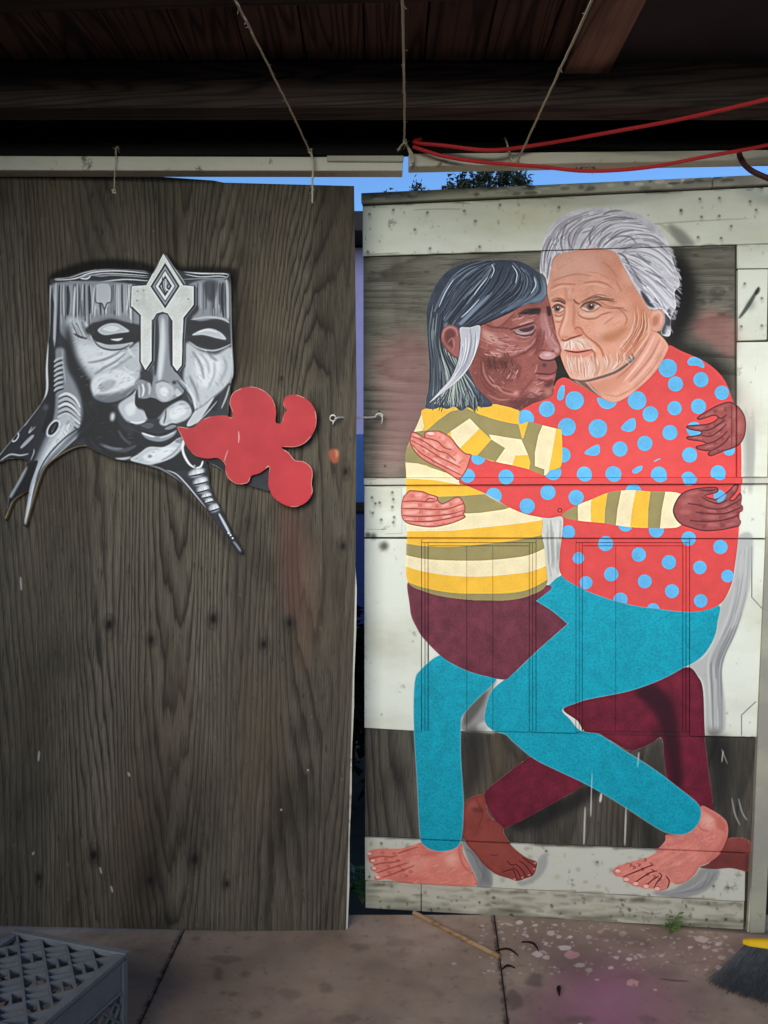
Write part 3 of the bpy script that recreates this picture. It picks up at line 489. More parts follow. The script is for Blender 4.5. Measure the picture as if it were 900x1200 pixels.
    for l in ("670,292 666,282 668,272", "692,288 691,276 697,264", "700,290 706,280 718,272", "660,296 657,284 660,276", "706,288 722,278 738,278 746,286", "714,280 730,272 744,270", "706,252 716,248 730,247", "706,258 722,255 744,257", "646,312 650,302 656,296", "738,310 746,322 752,332", "768,328 776,334 782,338", "756,316 768,322 778,326", "664,262 660,272 658,280", "746,296 756,304 764,308"):
        C.line(l, 1.8, (100, 92, 100), .6, .5, hm)
    for l in ("657,300 664,299", "660,298 662,292", "686,289 690,292", "724,296 732,300 738,310"): C.line(l, 1.8, (88, 80, 86), .8, .4, hm)
    C.fill("751,340 757,345 764,355 768,360 760,358 754,350", (52, 54, 62), .9, .8, clip=hm); C.fill("780,366 786,362 787,378 784,386 778,392 775,388 779,378", (48, 50, 56), .85, 1, clip=hm)
    C.hairs("760,352 772,356 782,362", "768,360 780,366 788,376", 16, [(232, 230, 232), (190, 186, 190)], (.8, 1.6), (.5, .9), .8, hm); C.blob(783, 387, 3, 5, 20, (226, 224, 226), .8, hm)
    for i in range(46):
        t = R.random(); x, y = np.interp(t, [0, .3, .6, 1], [784, 795, 796, 786]), np.interp(t, [0, .3, .6, 1], [286, 318, 338, 388]); C.line([(x-6, y-4), (x, y), (x+R.uniform(1, 5), y+R.uniform(1, 6))], 1.2, [(226, 224, 226), (180, 176, 182)][i % 2], .75, .2)
    C.line("636,320 634,304 638,288 644,276", 1.6, (90, 84, 90), .5, .5, hm); C.line("646,300 643,312 641,328", 2, (96, 88, 96), .6, .6, hm)
# ---------------------------------------------------------------- the black and white stump face (a sawn, painted board) and the red lobed board
STUMP = P("65,328 82,326 99,320.5 115,317 133,316.5 170,318.5 181,321 193,298 204,312 212,319 234.7,320 253,321 266.7,321 271,326 272,356 273,400 275,437 272,448 270,470 268,490 262,520 262,540 250,543 243,541 245,548 248,573 260,597 273,624 285,644 283,648.7 276,644 265,627 252,610.7 244,598.7 233,586.7 220,572 212,565 200,557 188,550.7 180,548 170,545 157.6,542 138,539 124,533.6 113,529 102.5,523.5 90.7,525 78,531 64,540 55,549 50,559.6 44.5,577 37,602 33,615.6 29,614.7 31,602 34.7,581 35,576 26,581 18,588 13,600 9,609 7,607.6 10.7,595 12.4,582.7 19.5,570 28,554 34,540 12.4,538 2,542.7 -5,541 0,534.7 10.7,522 23,507 30,499 42.7,483 51.5,470.7 55.3,457 55,433 58,400 60,383 60,335")
SPUR = P("240,537 262,540 275,556 292,562 300,552 318,545 318,574 306,573 290,568 272,560 258,549 246,543")
CREST = P("156,337 173,336 193,299 216,336 229,337 229,359 217,374 215,400 215,429 208.7,437 202.7,429 203,377 198,369 192,367 185,369 181,376 180,424 172,436 166,425 166,371 155,361")
REDB = P("210.6,501 227.4,502.5 238,494 248.6,489.5 265.4,488 272.8,490.7 274,484 270.7,474 274,463 284.4,456.5 297,454.8 309.8,459 320,468.5 324.5,482 324,496 331,496.6 333,487.5 337,482 334,478 333,471.7 337,465.8 347.8,464 360.4,469.6 369,480 371.4,492.8 369,505.4 360.4,518 347.8,524.4 331,525 339,531 346.7,540 356,541.3 364.7,547.7 367,556 365.7,566.7 366.8,577 360.4,587.8 347.8,594 335,592 322.4,583.6 316,571 316,558 316.5,547.7 305.6,555 296,558 291.8,566 280,567.7 269.7,561.4 265.9,552 265.4,544.5 257,537.5 244.3,538 231.7,535 223,526.6 216.9,516 211.6,505.4")
W0, W1, W2, W3, W4, W5 = (246, 247, 243), (205, 208, 208), (148, 152, 156), (88, 92, 98), (40, 42, 47), (18, 19, 22)
def paint_stump(C):
    R = C.rng; G = [W0, W1, W2, W3, W4]
    whole = np.ones((C.H, C.W), np.float32)
    C.put((0, 0, whole), W4, 1, None, .06)
    F = lambda s, c, a=1., so=1.5: C.fill(s, c, a, so*.62)
    L = lambda s, w, c, a=.9, so=.3: C.line(s, w, c, a, so*.7)
    # sawn top and fibres of the trunk
    F("64,329 100,320 130,317 175,319 185,326 170,334 120,335 90,334", W5, 1, .6)
    for s, w, c in (("65,329 85,326 100,321 116,317", 2, W1), ("66,330 90,328 110,321 140,319 176,322", 1.6, W0), ("78,330 104,325 130,322 176,325", 1.4, W1), ("95,328 108,324 120,325 136,324 176,327", 2, W2), ("82,331 100,333 112,334 128,331 150,329 178,331", 1.8, W1), ("96,328 104,328 108,325", 2, W0),
                    ("216,320 236,322 258,322 268,323", 1.6, W0), ("218,323 236,326 258,325 268,327", 1.3, W1), ("214,329 240,328 262,328 268,325 269,322", 1.4, W2)): L(s, w, c, .9, .2)
    F("66,333 160,335 160,362 166,372 160,392 100,392 84,400 74,392 68,362", W2, 1, 1.5)
    for x in np.arange(67, 158, 1.15):
        y1 = 372+14*math.sin(x*.37)+R.uniform(-10, 16)
        C.line([(x, 334), (x+R.uniform(-.8, .8), 352), (x+R.uniform(-1, 1), y1)], R.uniform(.7, 2.2), G[R.integers(0, 5)], R.uniform(.5, .95), .3)
    for s, w, c in (("61,335 60,360 60,384", 2, W0), ("63,338 63,370 62,400 60,430", 2, W5), ("68,332 67,360 66,392 65,410", 3.4, W1), ("71.5,334 71,362 70,400", 1.8, W5), ("81,336 82,352 81,372", 4, W4), ("106,336 107,352 107,370", 3, W4), ("112,337 111,352 110,372", 1.5, W0), ("90,336 89,352 88,376", 2.4, W0), ("152,334 152,348 150,366", 1.6, W0)): L(s, w, c, .9, .4)
    F("114,336 130,336 132,354 127,357 124,364 122,357 114,355", W1, 1, .4); L("114,337 114,355 121,357 124,364 127,357 132,354 132,337", .9, W5)
    F("222,335 268,330 270,376 256,374 236,378 226,374 234,362", W2, 1, 1.5)
    for x in np.arange(233, 269, 1.2): C.line([(x, 332), (x+R.uniform(-.8, .8), 350), (x, 366+R.uniform(-8, 10))], R.uniform(.7, 2), [W3, W2, W1, W4][R.integers(0, 4)], .7, .4)
    F("240,332 256,332 252,352 244,352", W4, .7, 2.5); L("262,332 261,352 263,374", 3, W5); L("266,328 268,350 268,376", 3, W1); L("270,328 270,360 271,398", 1.2, W3)
    # left cheek and temple
    F("86,372 108,384 120,404 150,410 166,402 166,440 160,452 162,462 146,470 126,472 110,464 106,448 92,430 82,404 78,384", W1, 1, 2.5)
    F("94,404 120,408 136,414 150,412 146,424 130,432 112,434 98,424", W0, .9, 4); F("100,384 112,388 118,396 110,400 98,394", W2, .6, 2)
    F("80,380 86,396 92,420 104,440 112,452 108,470 96,462 88,440 78,410", W5, .9, 4)
    for i in range(26): x = R.uniform(84, 106); C.line([(x, 378+R.uniform(-4, 6)), (x+4, 388), (x+8, 394+R.uniform(0, 6))], R.uniform(.6, 1.6), [W0, W2, W3][i % 3], .6, .4)
    L("88,392 96,396 104,398", 2.4, W4, .8, .6); L("90,396 94,400", 1.6, W5, .8, .4)
    for s, c, w in (("104,426 118,424 134,418 146,410", W3, 2), ("112,440 124,432 138,424 150,414", W3, 1.8), ("110,436 122,428 138,420", W0, 2), ("116,444 130,436 148,424 158,416", W2, 2.4), ("150,404 154,414 160,420", W0, 3), ("146,430 152,436 160,438", W0, 3)): L(s, w, c, .7, 1)
    F("108,456 110,446 122,438 140,434 156,440 160,450 150,460 136,466 120,466 112,464", W0, .95, 2); F("118,454 128,446 138,448 132,456 122,460", W2, .6, 2); F("112,464 130,462 146,458 160,452 154,464 138,474 122,472", W3, .75, 2.5); L("108,468 124,474 140,472 154,464 162,454", 2.4, W5, .85, .8)
    # left eye
    F("102,388 112,379 126,373 140,374 156,380 168,384 168,400 150,397 128,400 112,396", W5, .92, 1.6); F("116,388 126,381 138,380 148,385 153,390 140,392 124,394", W1, 1, .8); F("122,387 132,383 142,386 134,390", W0, .9, 1)
    F("108,374 126,369 144,372 158,378 150,379 132,375 114,379", W2, .8, 1.2); F("110,394 126,396 150,392 166,394 160,403 142,402 128,404 114,401", W5, 1, .6); F("131,399 138,398 146,397.5 140,401", W0, .95, .4); F("116,402 128,405 146,404 158,402 150,409 134,411 122,409", W1, .95, 1); L("111,399 118,407 130,411 144,410 154,405", 1.5, W4, .85, .3)
    # right eye, brow, cheek
    F("219,376 234,378 258,378 268,384 270,396 262,390 246,386 230,390 222,396", W5, .9, 1.6); L("224,376 244,373 262,375 270,380", 2.4, W1, .9, .8); F("226,394 236,388 248,386 260,391 266,399 256,398 240,394", W1, 1, .7); L("232,391 244,388 256,391", 1.6, W0, .8, .5)
    F("221,399 232,396 244,397 258,401 270,403 260,409 246,408 232,404", W5, 1, .5); L("222,401 234,409 250,412 262,409 272,404", 2, W1, .9, .4); L("224,406 238,414 254,414 268,408", 1.3, W3, .8, .4)
    F("220,402 236,412 254,416 272,408 274,436 268,452 254,464 240,476 230,480 222,464 216,446 218,424", W1, 1, 2); F("232,416 250,420 262,424 254,446 240,456 230,440", W0, .85, 4)
    for s, c in (("226,412 236,428 240,446", W3), ("234,414 244,426 246,440", W2), ("262,418 266,432 258,450", W2), ("252,424 252,440 244,458", W2), ("222,440 230,456 234,472", W3), ("244,412 250,420 256,424", W3)): L(s, 2.6, c, .6, 1.4)
    F("246,474 258,464 270,450 271,470 268,490 250,490", W4, 1, 1.4); F("246,478 252,470 258,464 254,482", W5, 1, 1); L("260,480 266,466 270,452", 2, W1, .8, .8); L("268,488 268,470", 1.6, W0, .8, .4)
    F("228,484 240,476 252,466 244,480 234,494 224,500 220,498", W1, 1, 1); L("230,498 244,484 256,470", 1.4, W0, .7, .4)
    # nose
    F("181,372 186,368 198,368 203,376 203,428 210,440 218,452 214,464 204,470 190,472 178,466 180,450 178,436 180,424", W2, 1, 1); F("182,374 186,372 187,420 182,440", W5, .85, 1.4); F("199,372 203,376 203,428 200,420", W4, .85, 1.2)
    L("192,372 192,400 190,426 188,448", 7, W0, .85, 1.6); L("186,376 187,400 185,424", 1.6, W4, .6, .6); F("184,452 192,448 202,452 206,462 196,471 186,466", W1, 1, 1.5); F("188,458 194,454 199,460 194,466", W0, .95, 1.4); F("208,456 214,462 210,466 206,462", W1, 1, .8); L("183,450 192,447 200,450", 1.2, W3, .7, .5)
    C.blob(205.5, 449, 2.2, 2, 0, W5, .95); L("208,446 216,456 224,466 227,480 222,492 212,499", 1.8, W4, .85, .6); L("212,446 222,456 229,470 230,484", 2, W0, .6, .8)
    F("160,448 170,446 178,450 180,464 170,468 162,464", W2, 1, .8); L("168,450 170,458 168,466", 2.4, W0, .9, .5); L("175,449 177,456 176,464", 2.6, W1, .9, .5); L("164,452 165,460 164,468", 1.4, W1, .9, .4); L("161,452 163,470", 1.6, W5, .9, .4); L("172,449 173,464", 1.4, W4, .8, .4)
    F("166,436 176,440 180,430 180,448 170,446", W4, .9, 1.2)
    # upper lip
    F("140,476 152,466 160,464 162,478 170,482 174,492 164,498 154,496 146,490", W1, 1, 1.6); F("148,478 158,472 160,484 152,488", W0, .9, 2); F("194,482 204,474 214,470 222,474 226,484 220,492 208,497 196,500 188,496", W1, 1, 1.2); F("200,484 212,476 220,482 212,490 202,492", W0, .9, 2); L("186,492 192,486 196,480", 2.4, W2, .8, .8); L("196,480 195,490 193,497", 1.6, W4, .7, .6)
    F("162,457 160,475 170,480 174,490 182,491 194,480 202,473 213,468 215,463 206,468 194,473 184,468 178,467 170,469 164,468", W5, 1, .5)
    # mouth
    F("152,494 164,500 176,494.5 184,497 189,505 194,501 203,496.5 211,500 200,506 187,509 175,507 160,504", W4, 1, .5); F("166,499 176,496 182,499 176,503", W3, .9, .7); L("152,495 164,496 172,494", 1.8, W0, .9, .4); F("194,503 202,498.5 208,500 200,504", W2, .9, .5)
    L("160,503 175,507.5 187,510 200,506 212,500.5", 2.2, W5, 1, .2); F("167,507 180,511 195,511 208,504.5 204,512 190,518 174,515", W2, 1, .6); L("168,508 176,511 183,512.5", 2, W0, .95, .3); L("188,514 198,511 206,507", 2.2, W1, .9, .5); F("160,506 172,516 190,520 206,514 212,508 208,516 194,524 174,523 158,514", W5, .9, 1.4)
    # jaw: dark hollow with grey arcs, chin
    F("104,476 128,474 136,480 142,500 156,512 172,526 160,540 138,538 118,530 104,520 100,500", W5, 1, 2)
    C.blob(133.5, 489, 2.8, 5.5, 8, W0, .95, None, .4)
    for s, c, w in (("140,504 146,514 156,522", W3, 3), ("118,520 132,526 148,528 162,522", W3, 5), ("112,520 124,530 144,535 158,532", W5, 2), ("122,522 134,526 146,526", W2, 2), ("136,538 146,538 156,536", W0, 3), ("106,512 112,522 122,530", W4, 3)): L(s, w, c, .8, 1)
    F("154,539 164,532 176,524 194,524 210,514 217,514 217,524 208,534 194,541 180,545 166,544", W1, 1, 1); F("168,536 182,528 200,524 208,526 196,536 180,542", W0, .95, 2); C.blob(177, 535, 2.4, 1.6, 0, W3, .7); L("190,540 204,532 214,520", 1.6, W2, .8, .6); F("206,518 218,512 219,520", W3, .6, 1)
    # chin root: dark body, light rims, rings
    F("180,546 200,540 214,528 222,522 244,540 246,556 240,560 232,560 222,552 210,552 198,552", W5, 1, 1.4); L("172,545 188,549 200,556 212,565 224,576", 2.6, W2, .8, .6); L("196,551 208,556 220,568 230,580 243,596", 1.6, W1, .95, .3); L("206,560 218,572 232,586", 1.4, W3, .9, .4)
    L("217,514 215,524 217,534 223,544 230,549", 3, W0, .95, .4); L("230,549 236,547 239,540", 2.6, W0, .95, .3); F("220,528 230,536 236,540 235,546 228,546 222,538", W5, 1, .8); C.blob(229, 546, 1.5, 1, 0, W1, .9)
    for (x, y, rx, ry) in ((231.5, 554, 10, 5), (236, 564, 9, 5), (239, 573, 7.5, 5), (243, 581, 6, 3.6), (246, 587, 5, 3.2), (252, 595, 6.5, 5)):
        C.blob(x, y, rx, ry, -18, W1, 1, None, .25); C.blob(x+1.5, y-.5, rx*.5, ry*.5, -18, W0, .8); L([(x-rx, y+ry*.9), (x, y+ry*.6), (x+rx, y+ry*.1)], 1.6, W5, .9, .2)
        for i in range(5): xx = x+R.uniform(-rx, rx)*.8; L([(xx, y-ry*.4), (xx+.6, y+ry*.5)], .8, W3, .6, .1)
    L("257,601 264,614 271,627", 3, W1, .95, .5); L("262,608 268,620", 1.6, W0, .9, .3); L("274,634 279,640 283,646", 2.4, W2, .9, .4)
    for x, y in ((268.5, 624.5), (271, 627), (273.4, 630.5)): C.dot(x, y, 1.2, W0)
    L("246,546 250,572 262,596 276,622 287,644", 1.4, W5, .9, .2)
    F("243,540 262,541 276,556 270,558 256,548", W5, 1, .6); L("244,543 256,548 268,558", 1.4, W2, .8, .4)
    # left root
    F("66,412 78,410 84,430 94,450 98,470 96,500 80,520 60,540 48,556 40,580 34,610 30,612 36,570 40,548 52,520 58,506 66,480 66,440", W2, 1, 2)
    F("57,400 66,408 66,470 62,500 54,508 44,500 56,470", W5, 1, 1.6); L("58.5,402 57,430 57,458 50,472 42,486", 2.6, W0, .95, .3)
    for i in range(7):
        y = 421+i*5.6; L([(65, y+5), (69, y+1), (76, y-1.5+.2*i)], 2.4, W1, .9, .3); L([(65, y+8), (70, y+4), (77, y+1.5)], 1.6, W5, .85, .3)
    L("75,410 76,430 79,450", 1.4, W1, .8, .4); F("80,404 90,430 100,450 108,462 104,486 98,470 90,450 80,430", W5, .85, 3)
    for i in range(6):
        y = 462+i*6; L([(70-i*.3, y+4), (80, y), (90, y+6), (96, y+17-i*1.3)], 3.4, [W0, W1][i % 2], .9, .5); L([(70, y+7), (80, y+3), (90, y+10), (95, y+20-i)], 1.2, W4, .9, .2)
    for i in range(30): t = R.random(); x, y = 100+t*14+R.uniform(-6, 6), 470+t*8+R.uniform(-6, 14); L([(x, y), (x+2, y+8)], 1, [W3, W2][i % 2], .5, .5)
    F("72,488 84,486 90,496 82,512 66,530 52,546 42,570 36,600 31,612 34,588 42,556 52,530 62,510", W1, 1, 1.4); F("76,500 84,498 78,514 62,532 50,548 56,530", W0, .95, 1.6); L("118,484 104,500 86,516 66,532 54,546", 2.6, W2, .9, .6); L("112,486 98,500 80,512 62,530 50,548 44,566", 1.6, W4, .8, .6); L("100,506 84,520 66,536 56,548", 1.4, W0, .7, .5)
    F("104,486 122,478 118,496 100,512 92,514", W5, .9, 2)
    C.blob(64.5, 502.5, 11.5, 6.4, -56, W0, 1, None, .12); C.blob(64.5, 502.5, 9, 4.4, -56, W5, 1, None, .1); L("62,508 65,502 68,497", 1.4, W3, .9, .3)
    for i in range(24): t = i/23; x, y = 86-34*t+R.uniform(-1.5, 1.5), 496+44*t; L([(x, y), (x+1.2, y+1.8)], .8, W5, .8, .1)
    L("44,560 38,580 35,600 32,614", 4, W1, .95, .6); L("42,566 37,590 33,612", 1.6, W0, .9, .3); L("47,556 42,578 37,602", 1.8, W3, .8, .4)
    F("46,540 43,552 38,566 35,576 26,580 16,588 12,584 18,574 28,556 34,545", W5, 1, 1); L("34,546 26,560 18,574 14,584", 6, W1, .85, 1.2); L("32,546 25,558 17,572", 2, W0, .8, .6); L("11.5,596 9.5,606", 2.4, W0, .9, .3); L("37,532 40,526 42,530 38,540", 1.4, W1, .9, .3)
    F("-6,542 4,530 14,518 26,504 40,488 50,474 58,480 50,506 42,526 34,541 14,540", W4, 1, .8); L("50,474 40,486 28,500 20,510 10,522 0,536", 3, W1, .95, .5); L("44,478 34,494 30,500", 2.4, W0, .9, .5); C.blob(20.5, 513, 6.5, 3.2, -58, W0, 1, None, .2); C.blob(20.5, 513, 4.6, 1.7, -58, W5, 1, None, .1); L("26,526 34,518 42,510", 4, W1, .85, .8); L("30,522 40,514", 1.6, W0, .8, .4); L("2,541 14,533 26,534 36,532", 2, W1, .95, .3); L("4,542 14,538 34,540", 1, W0, .8, .2); C.blob(56, 478, 3, 4, 30, W3, .9)
    L("40,500 36,508 44,500", 1.4, W1, .9, .3)
    # loose brush texture following the forms
    Mk = lambda t: C.mask(t)
    for t, ang, n_ in (("86,372 108,384 120,404 150,410 166,402 166,440 146,470 110,464 92,430", -30, 150), ("220,402 254,416 272,408 274,436 254,464 230,480 218,440", 65, 150), ("108,456 122,438 156,440 150,460 120,466", -25, 50), ("154,539 176,524 217,514 208,534 180,545", -20, 50), ("194,482 214,470 226,484 196,500", -25, 40), ("184,452 202,452 206,462 196,471", 30, 24), ("72,488 90,496 66,530 42,570 36,600 42,556", -60, 70), ("104,476 142,500 172,526 138,538 104,520", 20, 50)):
        C.dabs(Mk(t), n_, [W0, W1, W2, W3] if n_ != 50 or ang != 20 else [W3, W4, W2], (4, 12), (.5, 1.5), ang, 16, (.12, .38), .35)
    T_ = (196, 158, 104)
    for t in ("103,523.5 91,525.5 78,531.5 64,540.5 55,549.5 50,560 44.5,577 37,602 33,615", "35,577 26,582 18,588.5 13,600 8.5,608.5"): C.line(t, 3.4, T_, .95, .2, None, .2)
    for t in ("60,336 60,383 58,400 55.5,433 55.5,457 51.5,470 42,484 30,499 10,523 0,535", "28,554 19.5,570 12.4,583 10.7,596", "272,330 272.4,400 274,436 271,450", "66,328.5 99,321 133,317 180,320"): C.line(t, 1.7, W0, .7, .2, None, .2)
    # crest
    M = C.mask(CREST, False); C.fill([(x+3.4, y+1.2) for x, y in CREST], W4, 1, .5, False); C.fill([(x+2.4, y) for x, y in CREST], W2, .9, .3, False); C.fill("193,299 220,336 216,338 193,304", W3, 1, .3, False); C.line("195,301 207,318 219,335", 1.4, W1, .8, .3)
    q = catmull(CREST, True, 1); C.line(list(map(tuple, CREST))+[CREST[0]], 2.2, W5, 1, .2, None, 0, False); C.fill(CREST, (232, 232, 222), 1, 0, False, None, .02)
    for s in ("180,376 180,424 172,436", "203,377 203,429 209,437", "156,361 166,371 166,425 172,436", "229,337 229,359 217,374 215,429 209,437"): C.line(s, 1.2, W5, .9, .1, None, .2, False)
    dm = lambda k: [(195, 337-27*k), (195+17*k, 337), (195, 337+26*k), (195-17*k, 337.5)]
    for k, c in ((1., W5), (.86, W2), (.72, W4), (.66, W0), (.46, W5), (.34, W2)): C.fill(dm(k), c, 1, .1, False)
    for s, c in (("192,326 192,338 196,346", W5), ("196,328 196,340 200,342", W0), ("200,334 197,338 201,341", W5), ("190,336 194,346", W0), ("193,331 194,336", W0)): L(s, 1.2, c, .9, .1)
    for x, y in ((162, 354), (170, 342), (222, 352), (163, 343)): C.blob(x, y, .8, .8, 0, W3, .8)
    C.blob(170, 350, 2, 8, 0, (200, 196, 180), .4)
    # worn dark rim along the saw cut
    p = catmull(STUMP, True, 3); C.line(list(map(tuple, p))+[tuple(p[0])], 1.6, W5, .55, .4, None, 0, False)
# ---------------------------------------------------------------- helpers
rnd = random.Random(5)
def srgb(c): return tuple((v/255/12.92 if v/255 <= .04045 else ((v/255+.055)/1.055)**2.4) for v in c)
def tag(o, label=None, cat=None, group=None, kind=None):
    for k, v in (('label', label), ('category', cat), ('group', group), ('kind', kind)):
        if v: o[k] = v
    return o
def empty(name, loc=(0, 0, 0), rz=0., parent=None):
    o = bpy.data.objects.new(name, None); COL.objects.link(o); o.location = loc; o.rotation_euler = (0, 0, rz); o.empty_display_size = .1
    if parent: o.parent = parent
    return o
def obj(name, bm, mats, parent=None, smooth=False):
    me = bpy.data.meshes.new(name)
    if isinstance(bm, bmesh.types.BMesh): bm.normal_update(); bm.to_mesh(me); bm.free()
    else: me.from_pydata(bm[0], [], bm[1])
    for m in (mats if isinstance(mats, (list, tuple)) else [mats]): me.materials.append(m)
    if smooth:
        for p in me.polygons: p.use_smooth = True
    o = bpy.data.objects.new(name, me); COL.objects.link(o)
    if parent: o.parent = parent
    return o
def box(bm, x0, x1, y0, y1, z0, z1):
    v = [bm.verts.new((x, y, z)) for z in (z0, z1) for y in (y0, y1) for x in (x0, x1)]
    for f in ((0, 2, 3, 1), (4, 5, 7, 6), (0, 1, 5, 4), (2, 6, 7, 3), (0, 4, 6, 2), (1, 3, 7, 5)): bm.faces.new([v[i] for i in f])
def bevel(bm, w, seg=1):
    bmesh.ops.recalc_face_normals(bm, faces=bm.faces[:])
    bmesh.ops.bevel(bm, geom=bm.edges[:], offset=w, segments=seg, affect='EDGES', profile=.6, clamp_overlap=True)
    return bm
def bbox(x0, x1, y0, y1, z0, z1, bv=.003):
    bm = bmesh.new(); box(bm, x0, x1, y0, y1, z0, z1); return bevel(bm, bv) if bv else bm
def quadbox(top, z0, z1, bv=.003):
    # prism between heights over a plan quad
    bm = bmesh.new(); a = [bm.verts.new((x, y, z0)) for x, y in top]; b = [bm.verts.new((x, y, z1)) for x, y in top]; n = len(top)
    bm.faces.new(a); bm.faces.new(b)
    for i in range(n): bm.faces.new((a[i], a[(i+1) % n], b[(i+1) % n], b[i]))
    return bevel(bm, bv) if bv else bm
def tube(pts, r, n=7, bm=None, r1=None, cap=True):
    bm = bm or bmesh.new(); p = [Vector(q) for q in pts]; rings = []; up = Vector((.13, .31, .94))
    for i, q in enumerate(p):
        t = (p[min(i+1, len(p)-1)]-p[max(i-1, 0)]).normalized(); a = t.cross(up)
        if a.length < .1: a = t.cross(Vector((1, 0, .2)))
        a.normalize(); b = t.cross(a); rr = r if r1 is None else r+(r1-r)*i/(len(p)-1)
        rings.append([bm.verts.new(q+(a*math.cos(2*math.pi*k/n)+b*math.sin(2*math.pi*k/n))*rr) for k in range(n)])
    for A, B in zip(rings, rings[1:]):
        for k in range(n): bm.faces.new((A[k], A[(k+1) % n], B[(k+1) % n], B[k]))
    if cap: bm.faces.new(rings[0][::-1]); bm.faces.new(rings[-1])
    return bm
def at(x, y, d):                                   # traced point at distance d in front of the viewer's wall -> world
    return Vector(((x-450)/FPX*d, d, EYE-(y-600)/FPX*d))
def smooth3(pts, n=6):
    p = np.array([tuple(v) for v in pts], float); out = []
    for i in range(len(p)-1):
        a, b, c, d = p[max(i-1, 0)], p[i], p[i+1], p[min(i+2, len(p)-1)]
        for k in range(n):
            t = k/n; out.append(.5*((2*b)+(c-a)*t+(2*a-5*b+4*c-d)*t*t+(3*b-a-3*c+d)*t**3))
    return [Vector(v) for v in out]+[Vector(p[-1])]
class Plane:                                       # upright plane through two plan points; local axes u (along), o (towards the viewer), w (height)
    def __init__(self, a, b):
        self.a = np.array(a, float); e = np.array(b, float)-self.a; self.L = np.linalg.norm(e); self.e = e/self.L
        self.n = np.array([self.e[1], -self.e[0]]); self.rz = math.atan2(self.e[1], self.e[0])
    def uw(self, p):
        p = np.atleast_2d(np.array(p, float)); dx = (p[:, 0]-450)/FPX; dz = -(p[:, 1]-600)/FPX
        t = (self.a@self.n)/(dx*self.n[0]+self.n[1]); u = (dx*t-self.a[0])*self.e[0]+(t-self.a[1])*self.e[1]
        return np.stack([u, EYE+dz*t], 1)
    def root(self, name): return empty(name, (self.a[0], self.a[1], 0), self.rz)
    def world(self, u, o, w): q = self.a+self.e*u+self.n*o; return Vector((q[0], q[1], w))
def slab(poly, o0, o1, bv=.0015, side_mat=False):
    # board: polygon in (u, w), from offset o0 to o1 towards the viewer (local y is -o)
    bm = bmesh.new(); n = len(poly)
    F = [bm.verts.new((u, -o1, w)) for u, w in poly]; B = [bm.verts.new((u, -o0, w)) for u, w in poly]
    if n > 8:
        tri = tessellate_polygon([[Vector((u, w, 0)) for u, w in poly]])
        for t in tri: bm.faces.new([F[i] for i in t]); bm.faces.new([B[i] for i in t])
    else: bm.faces.new(F); bm.faces.new(B[::-1])
    for i in range(n):
        f = bm.faces.new((F[i], F[(i+1) % n], B[(i+1) % n], B[i]))
        if side_mat: f.material_index = 1
    bmesh.ops.recalc_face_normals(bm, faces=bm.faces[:])
    return bevel(bm, bv) if bv else bm
